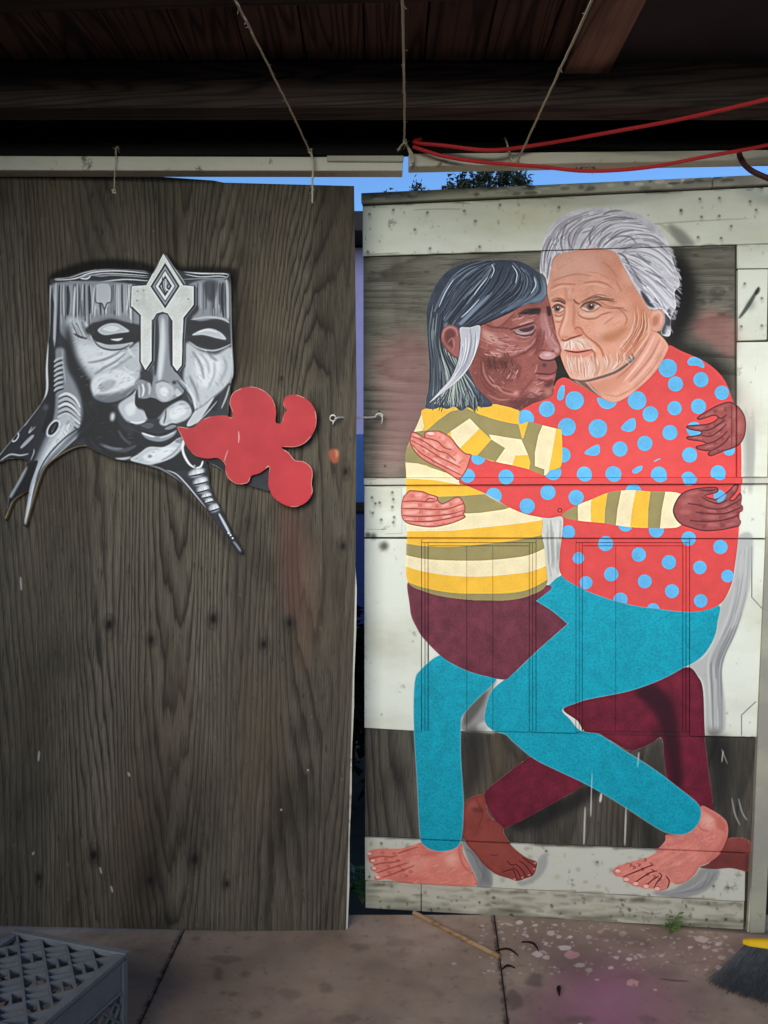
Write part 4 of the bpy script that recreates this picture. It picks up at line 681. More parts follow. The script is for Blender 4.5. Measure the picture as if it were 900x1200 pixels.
# ---------------------------------------------------------------- node materials
class NT:
    def __init__(self, name):
        self.m = bpy.data.materials.new(name); self.m.use_nodes = True; self.t = self.m.node_tree; self.N = self.t.nodes
        self.b = self.N['Principled BSDF']; self.b.inputs['Roughness'].default_value = .8; self.b.inputs['Specular IOR Level'].default_value = .25
        self.tc = self.N.new('ShaderNodeTexCoord'); self.oi = None
    def link(self, a, b): self.t.links.new(a, b)
    def val(self, x, sock):
        if isinstance(x, (int, float)): sock.default_value = x
        elif isinstance(x, tuple): sock.default_value = (*x, 1) if len(x) == 3 and len(sock.default_value) == 4 else x
        else: self.link(x, sock)
    def math(self, op, a, b=0., c=None):
        n = self.N.new('ShaderNodeMath'); n.operation = op; self.val(a, n.inputs[0]); self.val(b, n.inputs[1])
        if c is not None: self.val(c, n.inputs[2])
        return n.outputs[0]
    def coord(self, sx=1, sy=1, sz=1, rand=0.):
        mp = self.N.new('ShaderNodeMapping'); mp.inputs['Scale'].default_value = (sx, sy, sz); self.link(self.tc.outputs['Object'], mp.inputs[0])
        if rand:
            if not self.oi: self.oi = self.N.new('ShaderNodeObjectInfo')
            v = self.N.new('ShaderNodeCombineXYZ'); k = self.math('MULTIPLY', self.oi.outputs['Random'], rand)
            for i in range(3): self.link(k, v.inputs[i])
            self.link(v.outputs[0], mp.inputs['Location'])
        return mp.outputs[0]
    def noise(self, vec, scale=1., detail=3., rough=.55, dist=0.):
        n = self.N.new('ShaderNodeTexNoise'); n.inputs['Scale'].default_value = scale; n.inputs['Detail'].default_value = detail; n.inputs['Roughness'].default_value = rough; n.inputs['Distortion'].default_value = dist
        self.link(vec, n.inputs['Vector']); return n.outputs['Fac']
    def ramp(self, f, stops, interp='LINEAR'):
        n = self.N.new('ShaderNodeValToRGB'); n.color_ramp.interpolation = interp; e = n.color_ramp.elements
        while len(e) < len(stops): e.new(.5)
        for i, (p, c) in enumerate(stops):
            e[i].position = p; e[i].color = (*(srgb(c) if max(c) > 1 else c), 1) if isinstance(c, tuple) else (c, c, c, 1)
        self.link(f, n.inputs[0]); return n.outputs[0]
    def mix(self, f, a, b, mode='MIX'):
        n = self.N.new('ShaderNodeMix'); n.data_type = 'RGBA'; n.blend_type = mode; self.val(f, n.inputs[0])
        for x, i in ((a, 6), (b, 7)):
            if isinstance(x, tuple): n.inputs[i].default_value = (*(srgb(x) if max(x) > 1 else x), 1)
            else: self.link(x, n.inputs[i])
        return n.outputs[2]
    def bump(self, h, s=.3, d=.003):
        n = self.N.new('ShaderNodeBump'); n.inputs['Strength'].default_value = s; n.inputs['Distance'].default_value = d; self.link(h, n.inputs['Height']); self.link(n.outputs[0], self.b.inputs['Normal'])
    def done(self, col, rough=None):
        self.val(srgb(col) if isinstance(col, tuple) else col, self.b.inputs['Base Color'])
        if rough is not None: self.val(rough, self.b.inputs['Roughness'])
        return self.m
def plain(name, c, rough=.7, var=.12, sc=30., metal=0.):
    n = NT(name); f = n.noise(n.coord(), sc, 4); col = n.mix(f, tuple(min(v*(1-var), 255) for v in c), tuple(min(v*(1+var), 255) for v in c)); n.b.inputs['Metallic'].default_value = metal
    n.bump(f, .15, .002); return n.done(col, rough)
def wood(name, dark, lite, axis='y', rings=26., grime=.5, rand=7., bump=.5):
    n = NT(name); s = {'x': (.35, 5, 5), 'y': (5, .35, 5), 'z': (5, 5, .35)}[axis]; s2 = {'x': (3, 160, 160), 'y': (160, 3, 160), 'z': (160, 160, 3)}[axis]
    f = n.noise(n.coord(*s, rand), 1., 3, .5, .4); g = n.math('FRACT', n.math('MULTIPLY', f, rings)); fib = n.noise(n.coord(*s2, rand), 1., 2)
    c = n.ramp(g, [(0, dark), (.35, lite), (.75, lite), (1, dark)]); c = n.mix(n.ramp(fib, [(.3, 0.), (.75, .6)]), c, dark)
    bl = n.noise(n.coord(1, 1, 1, rand), 2.2, 5); c = n.mix(n.ramp(bl, [(.42, 0.), (.7, grime)]), c, tuple(v*.45 for v in dark))
    n.bump(n.math('ADD', n.math('MULTIPLY', g, .4), fib), bump, .002); return n.done(c, .85)
def pixels(name, C, gain=None):
    A = C.a; pm = C.rgb*A[..., None]; b = blur(A, 4); f = np.stack([blur(np.ascontiguousarray(pm[..., i]), 4) for i in range(3)], -1)/np.maximum(b, 1e-4)[..., None]
    src = C.rgb
    if gain: src = np.clip(src+gain*(src-np.stack([blur(np.ascontiguousarray(src[..., i]), 3) for i in range(3)], -1)), 0, 1)
    rgb = np.where(A[..., None] > .02, src, np.clip(f, 0, 1)); im = bpy.data.images.new(name, C.W, C.H, alpha=True)
    buf = np.ones((C.H, C.W, 4), np.float32); buf[..., :3] = np.clip(rgb, 0, 1); buf[..., 3] = np.clip(A, 0, 1)
    im.pixels.foreach_set(np.ascontiguousarray(buf[::-1]).ravel()); im.update(); im.pack(); return im
def paint_over(n, im, base, x0, x1, y0, y1, ax=('X', 'Z'), amount=None):
    # brush layer computed above laid over the bare board, in the board's own coordinates
    sp = n.N.new('ShaderNodeSeparateXYZ'); n.link(n.tc.outputs['Object'], sp.inputs[0]); cb = n.N.new('ShaderNodeCombineXYZ')
    n.link(n.math('MULTIPLY_ADD', sp.outputs[ax[0]], 1/(x1-x0), -x0/(x1-x0)), cb.inputs[0]); n.link(n.math('MULTIPLY_ADD', sp.outputs[ax[1]], 1/(y1-y0), -y0/(y1-y0)), cb.inputs[1])
    t = n.N.new('ShaderNodeTexImage'); t.image = im; t.extension = 'CLIP'; t.interpolation = 'Linear'; n.link(cb.outputs[0], t.inputs[0])
    a = t.outputs['Alpha']
    if amount is not None: a = n.math('MULTIPLY', a, amount)
    return n.mix(a, base, t.outputs['Color'])
def door_canvas(pl, x0, y0, x1, y1, res, seed):
    c = pl.uw([(x0, y0), (x1, y0), (x0, y1), (x1, y1)]); u0, u1, w0, w1 = c[:, 0].min(), c[:, 0].max(), c[:, 1].min(), c[:, 1].max()
    W, H = int((u1-u0)/res), int((w1-w0)/res); T = lambda p: (lambda q: np.stack([(q[:, 0]-u0)/res, (w1-q[:, 1])/res], 1))(pl.uw(p))
    return Canvas(W, H, T, 2.75/1000/res, seed), (u0, u0+W*res, w1-H*res, w1)
def gpt(x, y): d = EYE*FPX/(y-600); return ((x-450)/FPX*d, d)      # traced point on the floor
# ---------------------------------------------------------------- the two door planes
PL = Plane(((-450)/FPX*2.60, 2.60), ((415-450)/FPX*2.64, 2.64))
PR = Plane(((427-450)/FPX*2.78, 2.78), ((882-450)/FPX*2.63, 2.63))
CM, EXM = door_canvas(PR, 415, 195, 915, 1105, .0012, 3)
CS, EXS = door_canvas(PL, -10, 290, 330, 655, .0011, 4)
CL, EXL = door_canvas(PL, -50, 190, 425, 1100, .0022, 5)
def paint_left_door(C):
    # soft black bands along the stump board's edges, colour smudges, scratches, knots
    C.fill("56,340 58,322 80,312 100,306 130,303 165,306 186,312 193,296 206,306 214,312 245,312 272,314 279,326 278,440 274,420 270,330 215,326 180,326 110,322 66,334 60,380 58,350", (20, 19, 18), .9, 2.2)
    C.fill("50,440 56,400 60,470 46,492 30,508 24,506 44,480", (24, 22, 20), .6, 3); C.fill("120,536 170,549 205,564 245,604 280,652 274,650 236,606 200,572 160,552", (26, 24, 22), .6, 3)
    C.fill("330,600 350,596 356,640 350,720 336,724 328,660", (150, 92, 82), .2, 8); C.fill("352,640 366,630 372,700 366,760 352,790", (150, 110, 84), .25, 8); C.fill("386,528 396,527 397,538 392,543 387,538", (190, 96, 66), .75, 1)
    C.line("393,527 395,531 394,536", 2, (228, 190, 150), .6, .5)
    for x0, y0, x1, y1 in ((24, 676, 25, 692), (46, 880, 45, 892), (117, 1016, 119, 1024), (130, 1038, 132, 1046), (40, 998, 38, 1002), (150, 905, 152, 910), (329, 948, 330, 950), (360, 902, 362, 903)): C.line([(x0, y0), ((x0+x1)/2, (y0+y1)/2), (x1, y1)], 1.6, (206, 200, 188), .8, .2)
    for x, y, r in ((250, 725, 6), (339, 730, 5), (177, 750, 5), (128, 732, 6), (309, 755, 5), (228, 1007, 7), (110, 1002, 6), (45, 1028, 4), (250, 448, 3), (62, 209, 1.6), (330, 443, 2), (405, 553, 4), (402, 640, 4), (176, 1032, 5), (266, 1036, 4)):
        C.blob(x, y, r, r*1.6, 8, (34, 29, 24), .75, None, .5); C.blob(x, y, r*.5, r*.8, 0, (22, 19, 16), .8, None, .4)
        for k in range(3): a0 = C.rng.uniform(0, 6.28); e_ = C.rng.uniform(.8, 1.2); t = [(x+(r+1.5+k*1.6)*math.cos(a)*.7*e_+C.rng.uniform(-.5, .5), y+(r+1.5+k*1.6)*math.sin(a)*1.5/e_) for a in np.linspace(a0, a0+C.rng.uniform(1.5, 4), 11)]; C.line(t, 1.1, (44, 38, 32), .5, .4, None, .8)
    for i in range(60): C.blob(C.rng.uniform(0, 412), C.rng.uniform(230, 1085), C.rng.uniform(.5, 1.4), C.rng.uniform(.5, 2.4), 0, [(30, 26, 22), (150, 142, 128)][i % 2], .5)
def paint_door_wear(C):
    R = C.rng
    for x, y in ((433, 251), (461, 246), (501, 249), (486, 269), (544, 247), (557, 259), (586, 240), (562, 289), (504, 291), (431, 295), (820, 233), (843, 232), (798, 246), (822, 254), (843, 253), (857, 265), (879, 236), (818, 278), (845, 279), (655, 243), (798, 247), (893, 220),
                 (872, 333), (868, 383), (892, 382), (892, 350), (478, 579), (436, 583), (445, 589), (460, 594), (437, 601), (447, 609), (461, 612), (440, 590), (460, 577), (461, 585), (462, 606), (451, 546), (444, 482), (852, 590), (700, 1010), (735, 1012), (815, 1036), (836, 1038), (853, 1040), (595, 1017), (640, 997), (447, 988), (433, 1027), (433, 1003), (886, 246)):
        C.blob(x, y, 1.5, 1.5, 0, (52, 46, 38), .85, None, .4); C.blob(x+R.uniform(-1, 1), y+2.5, 2, 3.4, R.uniform(-20, 20), (120, 112, 92), .35, None, .6)
    for i in range(190):
        x, y = R.uniform(428, 898), R.choice([R.uniform(236, 300), R.uniform(640, 855), R.uniform(1000, 1085), R.uniform(570, 625)]); C.blob(x, y, R.uniform(.4, 1.6), R.uniform(.5, 3), R.uniform(-30, 30), (120, 112, 94), R.uniform(.2, .6), None, .4)
    for l, w in (("484,246 510,245 542,245", .9), ("426,297 440,298 470,296", 1.6), ("640,272 700,268 800,260 880,256", .8), ("440,330 440,352", 1.4), ("428,330 452,332", 1)): C.line(l, w, (84, 76, 62), .6, .3)
    C.line("889,336 883,347 877,357 871,366 865,374", 4.6, (34, 31, 26), .9, .4); C.blob(887, 342, 2.4, 5, 30, (30, 28, 24), .9, None, .3); C.blob(879, 358, 5, 7, 30, (70, 64, 52), .5, None, .6)
    for x, y, r in ((431, 627, 3.4), (437.5, 628.5, 4), (450, 640, 5.5)): C.blob(x, y, r, r, 0, (30, 30, 28), .85, None, .35)
    for i in range(30): C.line([(447+R.uniform(-6, 8), 636+R.uniform(-5, 8)), (449+R.uniform(-6, 8), 640+R.uniform(-4, 9))], 1, (70, 66, 56), .5, .2)
    # grime: streaks down the stiles, mould on the bottom boards, peeling at the edges
    for i in range(40): x = R.uniform(428, 494); y = R.uniform(640, 760); C.line([(x, y), (x+R.uniform(-1, 1), y+R.uniform(15, 60))], R.uniform(1, 5), (176, 176, 146), R.uniform(.1, .3), 1.2)
    for i in range(26): y = R.uniform(640, 852); C.line([(428, y), (429.5, y+R.uniform(2, 9))], 2.4, (60, 54, 44), .7, .3)
    for i in range(360):
        x = R.uniform(430, 874); s = R.random(); s = s**.5 if i % 3 else .12*s; y = 1035+(x-430)*.056+32*s; l = R.uniform(4, 26)*(.4+s)
        C.line([(x-l, y-l*.05), (x, y+R.normal(0, 1.2)), (x+l, y+l*.06)], R.uniform(.8, 4.5), [(44, 40, 28), (78, 70, 50), (60, 60, 38), (104, 96, 70)][int(R.integers(4))], R.uniform(.1, .42), R.uniform(.4, 1.6))
    for i in range(70): x = R.uniform(430, 874); y = 1035+(x-430)*.056+R.uniform(2, 30); C.blob(x, y, R.uniform(.6, 3), R.uniform(.6, 2.2), R.uniform(0, 90), (40, 38, 28), R.uniform(.3, .8), None, .3)
    for i in range(150): # worn, darkened board edges
        e = [((428, 301), (862, 287)), ((428, 560), (898, 560)), ((428, 570), (898, 568)), ((428, 630), (896, 631)), ((428, 855), (888, 865)), ((428, 982), (872, 1000)), ((428, 1031), (872, 1056)), ((428, 242), (900, 220))][i % 8]; t = R.random()
        x, y = e[0][0]+(e[1][0]-e[0][0])*t, e[0][1]+(e[1][1]-e[0][1])*t; l = R.uniform(4, 24); C.line([(x-l, y+R.normal(0, .6)), (x, y+R.normal(0, .8)), (x+l, y+R.normal(0, .6))], R.uniform(.6, 2.4), (86, 78, 60), R.uniform(.2, .6), .3)
    for i in range(60): x = R.choice([R.uniform(428, 434), R.uniform(862, 868), R.uniform(886, 896), R.uniform(490, 495)]); y = R.uniform(300, 850); C.line([(x, y), (x+R.normal(0, .6), y+R.uniform(4, 30))], R.uniform(.6, 2.2), (110, 102, 80), R.uniform(.15, .45), .4)
    for i in range(24): x, y = R.uniform(560, 890), R.uniform(236, 282); C.blob(x, y, R.uniform(8, 30), R.uniform(4, 12), R.uniform(-12, 4), (206, 190, 140), R.uniform(.08, .22), None, .9)
    for i in range(90):
        x = R.uniform(430, 872); y = 985+(x-430)*.044+R.uniform(0, 46); C.blob(x, y, R.uniform(.8, 3.4), R.uniform(.8, 3), 0, [(96, 92, 70), (70, 64, 50), (150, 150, 112)][int(R.integers(3))], R.uniform(.15, .5), None, .5)
    C.fill("468,1036 490,1034 540,1040 535,1046 500,1048 474,1047", (196, 184, 166), .8, 1)
    for i in range(36): x = R.uniform(430, 884); C.line([(x, 860+R.uniform(0, 20)), (x+R.uniform(-2, 2), 960+R.uniform(-40, 20))], R.uniform(2, 9), [(34, 30, 26), (96, 84, 68)][i % 2], R.uniform(.12, .4), 2)
    for i in range(50):
        a = [(R.uniform(428, 862), R.uniform(234, 240)), (R.uniform(428, 900), 0)][0]; x = a[0]; y = 232-(x-424)*.046; C.blob(x, y+R.uniform(-4, 6), R.uniform(2, 9), R.uniform(1, 3), -3, [(104, 100, 88), (222, 218, 200)][i % 2], R.uniform(.5, .9), None, .3)
    C.line("862,286 862,420 862,560", 1.4, (40, 36, 30), .5, .4)
    for l in ("881,640 881,700 894,714", "869,862 869,838 886,822"): C.line(l, 1.1, (52, 46, 38), .8, .1, None, .1, False)
    for x, y in ((820, 342), (858, 338), (842, 350), (835, 352), (846, 368), (824, 353), (500, 318), (450, 322), (470, 332)): C.blob(x, y, R.uniform(3, 6), R.uniform(1.4, 2.4), R.uniform(-12, 12), (58, 54, 44), .6, None, .5)
    for r in (3, 5, 7): C.line([(842+r*1.2*math.cos(a), 341+r*.8*math.sin(a)) for a in np.linspace(0, 6.28, 15)], .9, (54, 50, 42), .7, .2, None, 0)
paint_door_wear(CM); CM.fill("648,414 662,412 668,440 660,446 650,452 648,440", (44, 42, 38), .9, 1.2); paint_mural(CM); IM = pixels('couple_paint', CM, .45)
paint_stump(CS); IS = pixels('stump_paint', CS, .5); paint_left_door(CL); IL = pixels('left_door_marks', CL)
CR, EXR = door_canvas(PL, 205, 450, 376, 598, .0012, 6)
def paint_red(C):
    p = catmull(REDB, True, 4); n = len(p)
    for i in range(0, n, 3):
        if C.rng.random() < .5: C.line([tuple(p[(i+j) % n]) for j in range(4)], C.rng.uniform(.8, 1.8), [(236, 170, 150), (246, 214, 196), (222, 150, 96)][i % 3], .75, .1, None, .5)
    for l in ("281,506 281.6,513 281,520", "269,528 266,536 265,541", "313,549 316,547 315,555"): C.line(l, 1, (246, 190, 180), .9, .1)
    C.fill("311,552 316,547 316,556 313,557", (226, 160, 70), .95, .3)
    for i in range(26): x, y = C.rng.uniform(215, 368), C.rng.uniform(458, 592); C.blob(x, y, C.rng.uniform(3, 14), C.rng.uniform(3, 10), C.rng.uniform(0, 90), [(160, 34, 40), (214, 66, 68)][i % 2], .22, None, .8)
paint_red(CR); IR = pixels('red_board_marks', CR)
# floor stains, and the dark gap under the mural door
FX0, FX1, FY0, FY1, FR = -1.45, 1.45, 2.02, 2.86, .0022
CF = Canvas(int((FX1-FX0)/FR), int((FY1-FY0)/FR), lambda p: (lambda d: np.stack([((p[:, 0]-450)/FPX*d-FX0)/FR, (FY1-d)/FR], 1))(EYE*FPX/(np.maximum(p[:, 1], 1040)-600)), 1.25, 8)
def paint_floor(C):
    R = C.rng
    C.fill("650,1140 690,1120 760,1130 800,1165 790,1215 640,1215 620,1180", (172, 104, 124), .55, 16); C.fill("690,1150 730,1145 760,1180 720,1205 680,1190", (190, 100, 146), .45, 14)
    C.fill("600,1100 700,1085 860,1110 860,1160 700,1150", (150, 112, 112), .3, 12); C.fill("180,1110 420,1090 440,1190 170,1215", (136, 116, 96), .3, 16)
    for x, y, rx, ry, a in ((265, 1124, 16, 5, .55), (256, 1142, 7, 8, .6), (287, 1142, 7, 4, .5), (229, 1100, 5, 3, .5), (422, 1110, 10, 5, .35), (382, 1158, 10, 6, .45), (340, 1165, 12, 7, .4), (405, 1195, 16, 7, .45), (300, 1190, 9, 5, .4), (261, 1164, 4, 3, .5), (272, 1165, 5, 3, .5), (603, 1172, 10, 12, .7), (626, 1149, 11, 8, .65), (470, 1105, 20, 5, .3), (680, 1195, 14, 5, .4), (515, 1165, 6, 4, .3), (760, 1195, 12, 5, .3)):
        n = [(x+rx*math.cos(t)*(1+.25*math.sin(2*t+x)+.12*math.sin(5*t+y)), y+ry*math.sin(t)*(1+.2*math.cos(3*t+x))) for t in np.linspace(0, 6.28, 15)[:-1]]
        C.fill(n, (84, 70, 60), a*.85, 1.5)
    S = """608,1081,6 588,1083,3 565,1085,3 518,1085,4 627,1084,4 646,1093,7 668,1098,4 662,1111,9 655,1098,5 680,1131,8 670,1119,11 690,1137,6 690,1098,5 703,1092,5 711,1102,4 730,1094,7 739,1105,5 722,1122,5 737,1124,5 726,1115,3 745,1123,3 752,1106,4 716,1134,5 760,1101,3 780,1098,3 822,1101,9 826,1110,5 850,1098,5 842,1106,6 838,1114,5 856,1114,5 846,1122,6 826,1124,3 842,1134,6 858,1125,3 809,1110,4 775,1120,4 790,1105,3 742,1152,10 532,1129,4 768,1160,3 700,1148,4 680,1200,4 630,1118,8 640,1122,6 618,1097,3 600,1118,2 700,1113,3 765,1110,2 640,1105,3"""
    for t in S.split():
        x, y, r = map(float, t.split(','))
        n = [(x+r*.72*math.cos(a)*(1+.28*R.uniform(-1, 1)), y+r*.42*math.sin(a)*(1+.28*R.uniform(-1, 1))) for a in np.linspace(0, 6.28, 11)[:-1]]
        C.fill(n, [(226, 202, 188), (220, 190, 178), (232, 210, 198)][int(x) % 3] if r < 9.5 else (232, 168, 160), .95, .2)
    for i in range(230): x, y = R.uniform(560, 870), 1080+62*R.random()**1.3; C.blob(x, y, R.uniform(.7, 3), R.uniform(.5, 1.5), R.uniform(-20, 20), (222, 196, 184), R.uniform(.4, .9), None, .15)
    for (xa, ya, xb, yb) in ((578, 1072, 594, 1200), (213, 1092, 160, 1206)):
        for i in range(150): t = R.random(); C.blob(xa+(xb-xa)*t+R.normal(0, 1.4), ya+(yb-ya)*t, R.uniform(.8, 3.2), R.uniform(.8, 3), R.uniform(0, 90), [(48, 42, 36), (70, 60, 52), (92, 80, 70)][i % 3], R.uniform(.2, .6), None, .5)
    for i in range(70): x, y = R.uniform(150, 900), R.uniform(1085, 1210); C.blob(x, y, R.uniform(8, 40), R.uniform(3, 14), R.uniform(-20, 20), [(96, 80, 72), (176, 152, 136), (140, 104, 104)][i % 3], R.uniform(.12, .3), None, .8)
    for i in range(120): x, y = R.uniform(150, 900), R.uniform(1085, 1210); C.blob(x, y, R.uniform(.8, 3), R.uniform(.5, 1.6), R.uniform(0, 90), [(70, 60, 54), (158, 138, 124)][i % 2], R.uniform(.2, .5), None, .4)
    C.line("773,1147 790,1149 808,1150", 2, (56, 48, 44), .8, .4)
    C.fill("420,1066 600,1072 880,1094 880,1088 600,1064 420,1056", (40, 36, 30), .7, 3)  # dark gap under the mural door, painted onto the concrete
paint_floor(CF); IF_ = pixels('floor_marks', CF)
# ---------------------------------------------------------------- materials
def ply(name, dark, lite, vert=True, xc=.6, marks=None, ext=None, R=9., flame=3.2, mural=None, seed=0., amp=1.2):
    # rotary-cut plywood: contour lines of a stretched height field make the cathedral figure
    n = NT(name); s = (1, 1, .1) if vert else (.1, 1, 1)
    mp = n.N.new('ShaderNodeMapping'); mp.inputs['Scale'].default_value = s; mp.inputs['Location'].default_value = (seed, 0, seed*.7); n.link(n.tc.outputs['Object'], mp.inputs[0]); v = mp.outputs[0]
    sp = n.N.new('ShaderNodeSeparateXYZ'); n.link(n.tc.outputs['Object'], sp.inputs[0]); a, b = (sp.outputs['X'], sp.outputs['Z']) if vert else (sp.outputs['Z'], sp.outputs['X'])
    n1 = n.noise(v, 2.3, 1., .4, .5); n2 = n.noise(v, 9., 3, .55); n3 = n.noise(v, 46., 2, .5)
    da = n.math('ADD', n.math('SUBTRACT', a, xc), n.math('MULTIPLY_ADD', n.noise(v, 1.7, 2.), .5, -.25)); q = n.math('SQRT', n.math('MULTIPLY_ADD', da, da, .0012)); par = n.math('MULTIPLY', q, flame)
    wob = n.math('ADD', n.math('MULTIPLY', n1, amp), n.math('ADD', n.math('MULTIPLY', n2, .26), n.math('MULTIPLY', n3, .07)))
    f = n.math('ADD', n.math('ADD', par, n.math('MULTIPLY', b, -.32)), wob)
    g = n.math('FRACT', n.math('MULTIPLY', f, R))
    fib = n.noise(n.coord(420, 1, 9) if vert else n.coord(9, 1, 420), 1., 2, .6)
    line = n.ramp(g, [(0, 1.), (.05, .55), (.16, .1), (.5, .06), (.78, .55), (.97, 1.), (1, 1.)])
    tone = n.noise(v, 5., 4, .6); lt = n.mix(n.ramp(tone, [(.36, 0.), (.66, 1.)]), tuple(x*.80 for x in lite), tuple(min(255, x*1.08) for x in lite))
    stg = n.ramp(n.noise(v, 3.4, 4, .6), [(.34, .35), (.6, 1.)]); c = n.mix(n.math('MULTIPLY', n.math('MULTIPLY', line, .95), stg), lt, dark); c = n.mix(n.ramp(fib, [(.36, .6), (.6, 0.)]), c, dark); fk = n.noise(n.coord(150, 1, 14) if vert else n.coord(14, 1, 150), 1., 3, .65); c = n.mix(n.ramp(fk, [(.6, 0.), (.68, .75)]), c, tuple(x*.6 for x in dark))
    st = n.noise(n.coord(2.2, 1, .9), 1.6, 5, .62); c = n.mix(n.ramp(st, [(.5, 0.), (.72, .7)]), c, tuple(x*.55 for x in dark))
    c = n.mix(n.ramp(n.noise(n.coord(3, 1, .7), 1.3, 3), [(.48, 0.), (.72, .32)]), c, (100, 82, 60))
    h = n.math('ADD', n.math('MULTIPLY', line, -.6), n.math('MULTIPLY', fib, .8))
    if marks: c = paint_over(n, marks, c, *ext)
    if mural: c = paint_over(n, mural, c, *EXM)
    n.bump(h, .34, .0013); return n.done(c, .86)
def white_paint(name, c=(234, 234, 214), dirt=.55, mural=True):
    n = NT(name); a = n.noise(n.coord(2, 2, 5, 9.), 1., 5, .6); col = n.mix(n.ramp(a, [(.45, 0.), (.72, dirt)]), c, (188, 184, 152))
    b = n.noise(n.coord(14, 14, 14, 9.), 1., 6, .7); col = n.mix(n.ramp(b, [(.62, 0.), (.70, dirt*1.2)]), col, (128, 120, 98))
    fl = n.noise(n.coord(60, 60, 9, 9.), 1., 4, .6); col = n.mix(n.ramp(fl, [(.7, 0.), (.76, .8)]), col, (92, 84, 70))
    if mural: col = paint_over(n, IM, col, *EXM)
    n.bump(n.math('ADD', n.math('MULTIPLY', fl, .5), n.noise(n.coord(90, 90, 12), 1., 3)), .3, .0012); return n.done(col, .62)
M_white = white_paint('old_white_paint'); M_white2 = white_paint('grimy_white_paint', (206, 203, 184), .8); M_plinth = white_paint('mouldy_board_paint', (192, 186, 164), .9)
M_cap = white_paint('flaking_cap_paint', (176, 172, 156), .9); M_trim = white_paint('strip_paint', (220, 213, 192), .95, False)
M_post = white_paint('post_paint', (156, 151, 136), .9, False)
M_film = white_paint('mural_paint', (229, 231, 213), .2)
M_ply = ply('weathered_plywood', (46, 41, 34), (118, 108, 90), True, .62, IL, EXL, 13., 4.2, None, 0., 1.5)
M_plyh = ply('grey_panel_plywood', (72, 69, 59), (142, 137, 121), False, 2.1, None, None, 9., 2.6, IM, 3.3, 1.6)
M_plyv = ply('dark_panel_plywood', (48, 45, 39), (104, 97, 84), True, .5, None, None, 8., 3., IM, 5.1, 1.6)
n = NT('core_paint'); M_doorcore = n.done(paint_over(n, IM, n.mix(n.noise(n.coord(), 20, 3), (40, 37, 32), (70, 64, 54)), *EXM, ('X', 'Z'), .75), .85)
M_core = plain('dark_core', (26, 25, 23), .9); M_rawply = wood('raw_plywood_edge', (150, 112, 66), (206, 170, 116), 'x', 12, .3)
n = NT('stump_board_paint'); M_stump = n.done(paint_over(n, IS, n.mix(n.noise(n.coord(), 40, 3), (44, 46, 52), (60, 62, 68)), *EXS), .5)
n = NT('red_board_paint'); f1 = n.noise(n.coord(), 6., 5, .6); f2 = n.noise(n.coord(200, 200, 200), 1., 2); c = n.mix(n.ramp(f1, [(.4, 0.), (.65, 1.)]), (188, 44, 50), (206, 54, 58)); c = n.mix(n.ramp(n.noise(n.coord(), 60., 4, .7), [(.68, 0.), (.74, .5)]), c, (150, 40, 44)); c = paint_over(n, IR, c, *EXR); n.bump(f2, .1, .001); M_red = n.done(c, .5)
M_beam = wood('dark_beam_wood', (46, 40, 37), (86, 72, 64), 'x', 22, .5); M_deck = wood('dark_deck_wood', (46, 37, 33), (108, 82, 70), 'y', 22, .55); M_black = plain('black_board', (24, 23, 22), .95); M_brown = wood('brown_board_wood', (96, 72, 60), (176, 140, 120), 'y', 16, .5)  # dark brown roof timbers, near-black header boards
M_panel = plain('dark_roof_panel', (58, 55, 55), .8, .2, 6.); M_wallw = wood('wall_wood', (40, 36, 32), (70, 64, 56), 'z', 16, .5)
M_twine = plain('jute_twine', (196, 184, 158), .95, .2, 300.); M_cord = plain('red_cord', (206, 52, 52), .6, .15, 200.); M_cable = plain('dark_cable', (72, 40, 40), .6); M_steel = plain('zinc_steel', (214, 212, 204), .4, .1, 80., .3)
M_crate = plain('grey_crate_plastic', (112, 114, 114), .55, .16, 25.); M_yellow = plain('yellow_broom_plastic', (240, 190, 24), .4, .06, 40.); M_brist = plain('grey_bristles', (78, 80, 80), .75, .4, 90.); M_stick = wood('dowel_wood', (150, 112, 74), (196, 160, 116), 'x', 10, .3)
M_leaf = plain('weed_green', (88, 116, 52), .6, .3, 60.); M_ivy = plain('ivy_green', (52, 84, 48), .5, .3, 40.); M_dry = plain('dry_leaf', (62, 42, 32), .8, .3, 90.); M_stem = plain('stem_green', (92, 104, 62), .7)
n = NT('concrete'); a = n.noise(n.coord(), 3., 6, .62); b = n.noise(n.coord(), 26., 5, .65); c_ = n.noise(n.coord(), 180., 3, .6)
c = n.mix(n.ramp(a, [(.36, 0.), (.66, 1.)]), (150, 127, 106), (190, 163, 138)); c = n.mix(n.ramp(b, [(.55, 0.), (.72, .55)]), c, (104, 92, 80)); c = n.mix(n.ramp(c_, [(.62, 0.), (.75, .5)]), c, (190, 174, 158))
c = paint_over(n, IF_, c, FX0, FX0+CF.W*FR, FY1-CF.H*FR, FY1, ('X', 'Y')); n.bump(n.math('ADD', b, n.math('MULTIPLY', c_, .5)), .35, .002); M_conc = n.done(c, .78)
M_earth = plain('damp_earth', (58, 50, 40), .95, .4, 12.)
